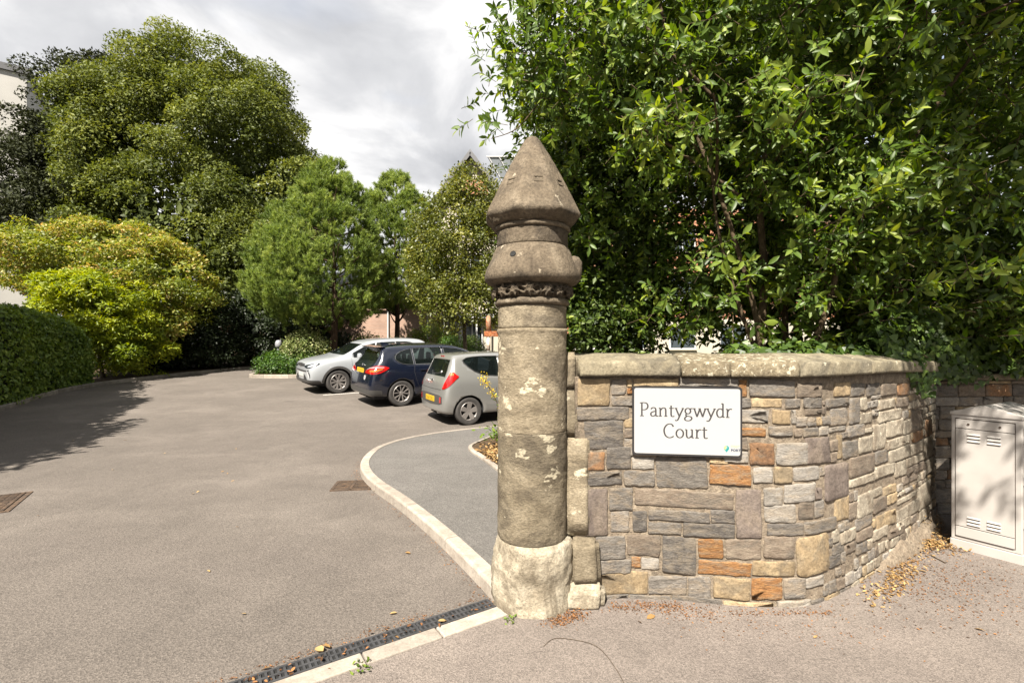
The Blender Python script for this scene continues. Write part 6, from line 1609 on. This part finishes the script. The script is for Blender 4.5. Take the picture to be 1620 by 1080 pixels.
LO = [((2.45, .80, 5.2), (.75, .5, .35)), ((3.6, 1.3, 5.3), (1.2, .8, .5)), ((4.8, 1.7, 5.2), (1.2, 1.0, .6)), ((3.3, 2.3, 5.5), (1.2, .8, .5)), ((4.7, 2.7, 5.6), (1.3, .9, .6)), ((2.6, 3.0, 5.9), (.9, .7, .5))]  # unseen boughs above the view, shaped to shade cabinet, wall end and crown
def sprays(lobes, n_tw, rng, Lm, per, inner, bump, seed, keep=.7, gap=None):
    P, d_, O, kb_ = bough_points(lobes, n_tw // 14, .42, 14, rng, .7, inner, bump, seed, keep, .7)
    O = nrm(O * .4 + d_ * .6)
    if gap is not None:
        ok = gap(P); P, O = P[ok], O[ok]
    n = len(P); td = nrm(O * .8 + np.array([0, -.25, -.1]) + rng.normal(0, .5, (n, 3)))
    ct = rng.normal(0, .10, n); nl = np.zeros((0, 3)); out = []
    A = nrm(np.cross(td, rng.normal(size=(n, 3)))); B = np.cross(td, A)
    tl = rng.uniform(.14, .30, n)
    PP, DD, NN, LL, TT = [], [], [], [], []
    for k in range(per):
        f = .25 + .75 * k / (per - 1); an = k * 2.4 + rng.uniform(-.4, .4, n)
        rad_ = A * np.cos(an)[:, None] + B * np.sin(an)[:, None]
        fw = .35 + .75 * f
        D = nrm(rad_ * 1.0 + td * fw + np.array([0, 0, -.12]))
        N = nrm(td * 1.0 - rad_ * .4 + np.array([-.05, -.25, .6]) + rng.normal(0, .38, (n, 3)))
        PP.append(P + td * (tl * (f - 1))[:, None]); DD.append(D); NN.append(N); LL.append(Lm * rng.uniform(.5, 1.25, n) * (1.05 - .25 * f)); TT.append(np.clip(.40 + ct + rng.normal(0, .13, n) + (.18 if k >= per - 2 else 0), 0, 1))
    tw = [(P - td * tl[:, None], P)]
    return [np.concatenate(a) for a in (PP, DD, NN, LL, TT)], tw, td
def twig_mesh(a, b, w):
    d = nrm(b - a); s = nrm(np.cross(d, np.array([.3, .2, 1.0]))); u = np.cross(s, d); V = []
    for p, r in ((a, w), (b, w * .5)):
        for k in range(3): V.append(p + (s * cos(2 * pi * k / 3) + u * sin(2 * pi * k / 3)) * r)
    n = len(a); V = np.stack(V, 1); T = []
    for k in range(3): k2 = (k + 1) % 3; T += [(k, k2, 3 + k2), (k, 3 + k2, 3 + k)]
    T = np.array(T)[None] + (np.arange(n) * 6)[:, None, None]
    return V.reshape(-1, 3), T.reshape(-1, 3)
rng = np.random.default_rng(101)
def gap1(P):
    """hollows between the boughs, and a thin place where the brickwork shows through"""
    h = vnoise(P, 5.0, 1.7) + .5 * vnoise(P, 9.0, 4.1)
    keep = (h > -.22) | (rng.random(len(P)) < .14)
    thin = .8 * np.exp(-(((P[:, 0] / P[:, 1]) - .345) / .055) ** 2 - (((P[:, 2] - 1.6) / P[:, 1] - .17) / .10) ** 2)
    edge = np.where((P[:, 0] < .55) & (P[:, 2] < 6.5), .35, 0.0)
    return keep & (rng.random(len(P)) > np.maximum(thin, edge))
(Pq, Dq, Nq, Lq, Tq), tw, td = sprays(LB, 17500, rng, .112, 9, .55, .14, 1.0, .66, gap1)
HERO = [((2.0, 3.1, 3.3), (.16, .14, .12)), ((2.35, 3.4, 2.55), (.2, .15, .12)), ((1.15, 3.6, 3.35), (.2, .15, .14)), ((3.3, 3.3, 2.15), (.35, .15, .14))]
(P3, D3, N3, L3, T3), tw3, td3 = sprays(HERO, 84, rng, .108, 9, .3, .1, 3.0)
(P2, D2, N2, L2, T2), tw2, td2 = sprays(LO, 2000, rng, .12, 9, .3, .15, 2.0)
Pa, Da, Na, La, Ta = [np.concatenate(a) for a in ((Pq, P2, P3), (Dq, D2, D3), (Nq, N2, N3), (Lq, L2, L3), (Tq, T2, np.clip(T3 + .12, 0, 1)))]
aut = rng.random(len(Pa)) < .0
# the three hundred leaves that show largest are objects of their own
vis = (Pa[:, 1] > .5) & (np.abs(Pa[:, 0] / Pa[:, 1] + .0) < 1.02) & ((Pa[:, 2] - CH) / Pa[:, 1] < .70)
dist = np.where(vis, np.linalg.norm(Pa - np.array([0, 0, CH]), axis=1) / La, 1e9)
near = np.argsort(dist)[:300]; rest = np.ones(len(Pa), bool); rest[near] = False
me = leaves('crown', Pa[rest], Da[rest], Na[rest], La[rest], La[rest] * .40, Ta[rest], 'laurel'); me.materials.append(M['laurel'])
o = link('crown', me, lt, kind='stuff'); o.location = -Vector(lt.location)
proto = []
for k in range(5):
    one = leaves('leaf', np.zeros((1, 3)), np.array([[1., 0, 0]]), np.array([[0, 0, 1.]]), 1.0, .36 + .03 * k, np.array([.3 + .1 * k]), 'laurel'); one.materials.append(M['laurel']); proto.append(one)
for i in near:
    d = Vector(nrm(Da[i])); s_ = d.cross(Vector(Na[i])).normalized(); n = s_.cross(d)
    o = link('leaf', proto[int(i) % 5], lt); p = Vector(Pa[i]) - Vector(lt.location); L = La[i]
    o.matrix_local = Matrix.Translation(p) @ Matrix((d, s_, n)).transposed().to_4x4() @ Matrix.Scale(L, 4)
V1, T1 = twig_mesh(np.concatenate([tw[0][0], tw2[0][0], tw3[0][0]]), np.concatenate([tw[0][1], tw2[0][1], tw3[0][1]]), .0035)
me = tri_mesh('twigs', V1, T1); me.materials.append(M['twig']); o = link('twigs', me, lt, kind='stuff'); o.location = -Vector(lt.location)

# darker small leaved shrubs behind it
tree('privet_shrub', 'dark small leaved shrub just right of the pillar behind the wall coping', 'shrub', (1.6, 6.0, 1.3), (1.5, 6.0, 4.0), .05,
     [((1.25, 5.9, 2.7), (.75, .7, 1.3)), ((1.0, 6.1, 4.3), (.7, .8, 1.2)), ((.95, 5.7, 1.9), (.5, .5, .6))], M['laureld'], M['bark'], 91, 0, 110, .13, .070, .034, nb=300, br=.30, core=700, cl=3, bump=.15, binner=.5)
tree('screen_tree', 'dark bushy tree deep behind the glossy leaved evergreen on the right', 'tree', (5.5, 7.6, 1.2), (5.5, 7.6, 6.0), .1,
     [((5.2, 7.5, 4.2), (2.2, 1.0, 3.0)), ((7.6, 7.4, 3.6), (2.2, 1.2, 2.8)), ((3.6, 8.2, 6.0), (2.0, 1.2, 1.8)), ((9.5, 7.5, 4.5), (2.0, 1.3, 3.2)), ((4.4, 7.0, 2.2), (1.3, .8, 1.1)), ((2.0, 8.0, 5.4), (1.5, 1.2, 1.6)), ((1.2, 7.6, 3.6), (.9, .8, 1.6)), ((3.6, 7.4, 3.6), (.9, .7, 1.5)), ((2.0, 8.2, 2.6), (.9, .7, 1.0)), ((4.3, 8.0, 5.2), (1.2, .9, 1.2)), ((6.5, 7.5, 7.0), (3.0, 1.5, 1.8))], M['laureld'], M['bark'], 92, 0, 130, .2, .12, .058, nb=640, br=.6, core=2600, cl=3.5, bump=.15)
# ivy along the top of the wall
def ivy_run(name, label, n, path, hw, hh, seed, drop=.0):
    rng = np.random.default_rng(seed); e = empty(name, path[0], label=label, cat='ivy'); pp = np.array([tuple(p) for p in spline(path, 100)])
    f = rng.random(n) * 100; i = np.minimum(f.astype(int), 99); c = pp[i] + (pp[i + 1] - pp[i]) * (f - i)[:, None]
    a = rng.uniform(-.35, pi + .1, n); r = np.sqrt(rng.uniform(.35, 1.0, n)) * (1 + .35 * vnoise(c * 5.0 + a[:, None], seed))
    hgt = hh * (1 + .5 * np.sin(f * .31 + seed) * np.sin(f * .13))
    off = np.stack([rng.normal(0, .02, n) + np.cos(a) * r * hw * -.35 * -.6, -np.cos(a) * r * hw, np.sin(a) * r * hgt], 1)
    P = c + off + rng.normal(0, .015, (n, 3))
    O = nrm(np.stack([np.zeros(n), -np.cos(a) / hw, np.sin(a) / np.maximum(hgt, .05)], 1))
    N = nrm(O + rng.normal(0, .45, (n, 3)) + np.array([0, -.25, .25])); D = nrm(np.cross(N, rng.normal(size=(n, 3))) + np.array([0, 0, -.6]))
    L = rng.uniform(.035, .072, n)
    me = leaves('foliage', P, D, N, L, L * .95, np.clip(.42 + rng.normal(0, .2, n), 0, 1), 'ivy'); me.materials.append(M['ivy']); o = link('foliage', me, e, kind='stuff'); o.location = -Vector(e.location)
    mb = MB()
    for k in range(9): q = pp[int(k * 11)]; mb.tube([q + np.array([0, .1, -.1]), q + np.array([.15, 0, hh * .5]), q + np.array([.3, -.1, hh * .2])], .006, 5)
    o = mb.build('stems', M['twig'], e, kind='stuff'); o.location = -Vector(e.location)
ivy_run('wall_ivy', 'thick green ivy spilling over the far end of the curved wall coping', 7500, [(2.95, 4.02, 1.45), (3.4, 4.26, 1.44), (3.9, 4.6, 1.44), (4.4, 4.75, 1.45), (5.2, 4.8, 1.48), (6.4, 4.85, 1.5)], .27, .42, 3)
ivy_run('ground_ivy', 'sunlit ivy creeping behind the middle of the curved wall coping', 2200, [(1.6, 3.62, 1.50), (1.9, 3.60, 1.51), (2.2, 3.70, 1.51), (2.7, 3.95, 1.50), (3.1, 4.2, 1.48)], .18, .11, 4)
ivy_run('ground_ivy', 'low green ivy behind the coping right beside the pillar', 700, [(.5, 3.85, 1.43), (.9, 3.8, 1.44), (1.3, 3.75, 1.44)], .16, .07, 6)
tree('mixed_shrub', 'mixed leafy shrub with a few red leaves above the wall at the right edge', 'shrub', (5.0, 5.1, 1.35), (5.0, 5.0, 2.6), .04,
     [((4.6, 4.75, 2.2), (.8, .5, .65)), ((5.5, 4.7, 2.3), (.8, .5, .8)), ((6.3, 4.8, 2.6), (.9, .6, 1.0))], M['laureld'], M['twig'], 93, 620, 14, .12, .075, .036, kind='oval', inner=.3, bump=.2)

# ------------------------------------------------------------------ plants by the path and bed
sw = empty('ragwort_weed', (-.27, 8.62, .1), label='tall straggly yellow flowered weed leaning in front of the silver hatchback', cat='weed')
st_ = [(-.05, 7.6, .12), (-.12, 7.6, .5), (-.22, 7.58, .85), (-.36, 7.56, 1.14)]
st_ = [(-.10, 7.7, .12), (-.16, 7.7, .45), (-.26, 7.68, .80), (-.44, 7.66, 1.12)]
mb = MB(); mb.tube(spline(st_, 12), [.006] * 13, 6); mb.tube([(-.2, 7.69, .6), (-.12, 7.69, .84)], .004, 5); mb.tube([(-.28, 7.68, .84), (-.24, 7.66, 1.0)], .004, 5); o = mb.build('stem', M['twig'], sw, kind='stuff'); o.location = -Vector(sw.location)
rng = np.random.default_rng(44); Pf = []
for c, s_, n in (((-.45, 7.66, 1.13), .035, 70), ((-.40, 7.66, 1.05), .03, 45), ((-.33, 7.67, .93), .028, 40), ((-.28, 7.67, .86), .022, 24), ((-.12, 7.69, .86), .022, 30), ((-.2, 7.69, .68), .018, 14)): Pf.append(np.array(c) + rng.normal(0, s_, (n, 3)))
Pf = np.concatenate(Pf); n = len(Pf); N = nrm(rng.normal(size=(n, 3)) + np.array([0, -.6, .6])); D = nrm(np.cross(N, rng.normal(size=(n, 3))))
me = leaves('flowers', Pf, D, N, .026, .018, rng.random(n), 'diamond'); me.materials.append(M['yellow']); o = link('flowers', me, sw, kind='stuff'); o.location = -Vector(sw.location)
n = 60; f = rng.random(n); pp = np.array([tuple(p) for p in spline(st_, 50)]); P = pp[(f * 40).astype(int)] + rng.normal(0, .02, (n, 3)); N = nrm(rng.normal(size=(n, 3)) + np.array([0, 0, 1])); D = nrm(rng.normal(size=(n, 3)))
me = leaves('leaves', P, D, N, .06, .02, rng.random(n), 'diamond'); me.materials.append(M['weed']); o = link('leaves', me, sw, kind='stuff'); o.location = -Vector(sw.location)
def small_plant(name, label, c, r, h, n, m, seed, L=.06, cat='plant'):
    rng = np.random.default_rng(seed); e = empty(name, c, label=label, cat=cat); P = rng.normal(0, 1, (n, 3)) * np.array([r, r, h * .4]) * .5 + np.array([0, 0, h * .5]); P[:, 2] = np.abs(P[:, 2])
    N = nrm(rng.normal(size=(n, 3)) * .5 + np.array([0, -.2, 1])); D = nrm(np.cross(N, rng.normal(size=(n, 3))) + nrm(P) * .5); Ls = L * rng.uniform(.6, 1.2, n)
    me = leaves('foliage', P, D, N, Ls, Ls * .6, rng.random(n), 'oval'); me.materials.append(m); link('foliage', me, e, kind='stuff')
small_plant('bed_plant', 'leafy green plant in the corner bed beside the pillar', (-.14, 7.35, .14), .26, .34, 190, M['weed'], 5, .07)
small_plant('edging_weed', 'tiny green weed growing at a joint of the pale edging strip', (*st(-.885, -.012)[:2], .006), .05, .025, 26, M['weed'], 6, .022, 'weed')
small_plant('edging_weed', 'tiny green weed at the foot of the pillar by the edging end', (.0, 2.84, .006), .04, .022, 22, M['weed'], 7, .02, 'weed')
rough = None
o = rough_block('white_stone', (-.08, 6.55, .16), (.24, .2, .10), M['base'], None, .02, 9, bev=.03); tag(o, 'pale white stone lying on leaf litter in the corner bed', 'stone')

# ------------------------------------------------------------------ fallen leaves and litter
def litter(name, P, L, m, seed, tilt=.35):
    rng = np.random.default_rng(seed); n = len(P); N = nrm(rng.normal(0, tilt, (n, 3)) + np.array([0, 0, 1])); D = nrm(np.cross(N, rng.normal(size=(n, 3)))); Ls = L * rng.uniform(.4, 1.3, n)
    me = leaves(name, P, D, N, Ls, Ls * .5, rng.random(n), 'oval'); me.materials.append(m); return link(name, me, kind='stuff')
rng = np.random.default_rng(55)
kp = np.array([tuple(p) for p in KS[:110]])[rng.integers(0, 110, 520)] + rng.normal(0, 1, (520, 3)) * np.array([.03, .03, 0]); kp[:, 0] -= .045; kp[:, 2] = .008; litter('kerb_grit', kp, .014, M['crumb'], 11, .15)
P0 = rng.random(420); kp = np.stack([np.array(st(-a_, .25 + abs(b_))) for a_, b_ in zip(P0 * 2.4, rng.normal(0, .03, 420))]); kp[:, 2] = .007; litter('drain_grit', kp, .011, M['crumb'], 12, .15)
# drift between the end of the wall and the cabinet
def seg(a, b, n, sd, zmax):
    t = rng.random(n); p = np.outer(1 - t, a) + np.outer(t, b); q = rng.normal(0, 1, (n, 2)) * sd; return np.concatenate([p[:, :2] + q, .006 + np.abs(rng.normal(0, zmax, n))[:, None]], 1)
P = np.concatenate([seg((3.45, 4.12), (3.66, 4.62), 800, .09, .07), seg((3.2, 3.84), (3.5, 4.05), 220, .05, .02), seg((2.5, 3.22), (2.9, 3.55), 130, .028, .008), seg((2.9, 3.55), (3.2, 3.8), 60, .03, .006), seg((2.15, 2.98), (2.5, 3.2), 40, .04, .006), seg((3.35, 3.92), (3.55, 3.92), 120, .06, .02)])
P = np.concatenate([P, P + rng.normal(0, .05, P.shape) * np.array([1, 1, .1]), P + rng.normal(0, .05, P.shape) * np.array([1, 1, .1])]); P[:, 2] = np.maximum(P[:, 2], .007); litter('leaf_drift', P, .025, M['fallen'], 1)
P = np.concatenate([seg((2.6, 3.05), (3.5, 3.65), 650, .20, .002), seg((2.2, 2.85), (3.2, 3.25), 180, .16, .002)]); P[:, 2] = .0065 + np.abs(P[:, 2] - .006); litter('leaf_crumbs', P, .015, M['crumb'], 2, .15)
P = np.concatenate([seg((.62, 2.99), (1.05, 3.0), 420, .035, .003), seg((.95, 2.95), (1.25, 2.93), 240, .05, .002), seg((1.3, 2.92), (1.95, 2.93), 240, .025, .002), seg((.22, 2.82), (.42, 2.92), 500, .035, .006), seg((1.0, 2.8), (2.0, 2.75), 160, .1, .001)]); litter('leaf_crumbs', P, .013, M['crumb'], 3, .2)
P = seg((-.30, 6.3), (.1, 7.6), 1300, .20, .02); P[:, 2] += .125
ok = np.array([any(True for _ in [0]) and p[0] > -.62 + abs(p[1] - 7.2) * .42 for p in P]); litter('bed_litter', P[ok], .06, M['fallen'], 4)
P = np.concatenate([seg(st(-1.9, .17), st(-.1, .17), 90, .035, .004)]); P[:, 2] += .010; litter('leaf_crumbs', P, .024, M['crumb'], 5)
P = seg((1.0, 3.9), (3.2, 4.8), 900, .25, .02); P[:, 2] += 1.36; litter('garden_litter', P, .06, M['fallen'], 6)
lp = []
for k in range(4):
    one = leaves('fallen_leaf', np.array([[-.5, 0, 0]]), np.array([[1., 0, 0]]), np.array([[0, .12 * (k - 1.5), 1.]]), 1.0, .42 + .06 * k, np.array([.35 + .18 * k]), 'laurel'); one.materials.append(M['fallen']); lp.append(one)
FL = [(645, 876, .055, 'yellow fallen leaf on the drive midway along the straight pale kerb'), (622, 972, .045, 'orange fallen leaf on the drive just above the middle of the drain'), (385, 973, .035, 'small orange leaf alone on the drive left of the drain end'), (505, 1032, .075, 'largest yellow leaf lying on the black drain channel'), (516, 1027, .06, 'leaf overlapping the largest yellow leaf on the drain'),
      (700, 987, .055, 'fallen leaf on the drain next to the last pale edging stone'), (628, 1013, .035, 'small leaf on the drain beside a joint of the edging'), (305, 782, .04, 'pale leaf on the open drive, farthest left of a loose pair'), (260, 718, .05, 'pale leaf alone on the drive right of the big tree shadow'), (352, 747, .04, 'pale leaf on the drive, upper one of a close group of three'), (360, 750, .035, 'tiny orange leaf on the drive, middle one of a close group of three'), (368, 762, .04, 'pale leaf on the drive, lowest of a close group of three'),
      (313, 779, .035, 'pale leaf on the open drive, right one of a loose pair'), (171, 668, .06, 'long pale leaf on sunlit asphalt just outside the tree shadow'), (198, 697, .05, 'pale leaf on the drive below the edge of the tree shadow'), (245, 663, .05, 'pale leaf on the drive level with the end of the tree shadow'), (178, 744, .045, 'pale leaf on the drive right of and above the manhole cover'), (115, 698, .09, 'wide orange leaf on the drive at the fringe of the tree shadow'), (373, 711, .05, 'round pale leaf on the drive left of the kerb bend'), (375, 835, .03, 'tiny leaf in the middle of the wide drive'),
      (60, 817, .03, 'small yellow leaf on the drive right of the manhole cover'), (1030, 978, .07, 'yellow leaf on the pavement below the left part of the sign'), (1012, 986, .04, 'brown leaf touching the yellow leaf on the pavement below the sign'), (1550, 998, .05, 'curled orange leaf alone on the pavement below the cabinet'), (1460, 905, .05, 'leaf on the pavement between the drift and the short twig'), (1388, 942, .06, 'orange leaf on the pavement where the curved wall turns away'), (420, 1060, .05, 'leaf on the drain at the bottom edge of the picture'), (330, 905, .03, 'tiny leaf on the drive above the drain'), (610, 770, .04, 'orange leaf by the kerb beside the gully grate'),
      (592, 778, .05, 'orange leaf at the corner of the gully grate'), (624, 799, .04, 'pale leaf against the kerb below the gully grate'), (78, 680, .05, 'pale leaf lying in the tree shadow near the left kerb'), (1290, 1010, .03, 'tiny brown leaf on the pavement below the right part of the wall')]
rf = random.Random(3)
for (px, py, L, lab) in FL:
    if L <= 0: continue
    x, y = gp(px, py)
    if y > 9.5: k = (2.25 - 0) ; y = 1721.0 / ((py - HZ) + 49.7); x = (px - 810) / F * y
    o = link('fallen_leaf', lp[rf.randrange(4)], None, (x, y, zg(x, y) + .012 + (.01 if 480 < px < 720 and py > 985 else 0))); o.scale = (L, L, L); o.rotation_euler = (rf.uniform(-.35, .35), rf.uniform(-.25, .25), rf.uniform(0, 6.28))
    tag(o, lab, 'leaf', 'loose fallen leaves on the asphalt')
mb = MB(); tp = [gp(860, 1024), gp(876, 1012), gp(905, 1013), (gp(940, 1022)), gp(962, 1042), gp(985, 1078), gp(996, 1110)]
mb.tube(spline([(x, y, .008) for x, y in tp], 30), .0014, 5); o = mb.build('twig', M['twig']); tag(o, 'long thin curved twig lying on the pavement in front of the pillar', 'twig')
mb = MB(); tp = [gp(1473, 880), gp(1496, 892)]; mb.tube([(x, y, .010) for x, y in tp], .004, 5); o = mb.build('twig', M['twig']); tag(o, 'short straight twig on the pavement near the cabinet', 'twig')
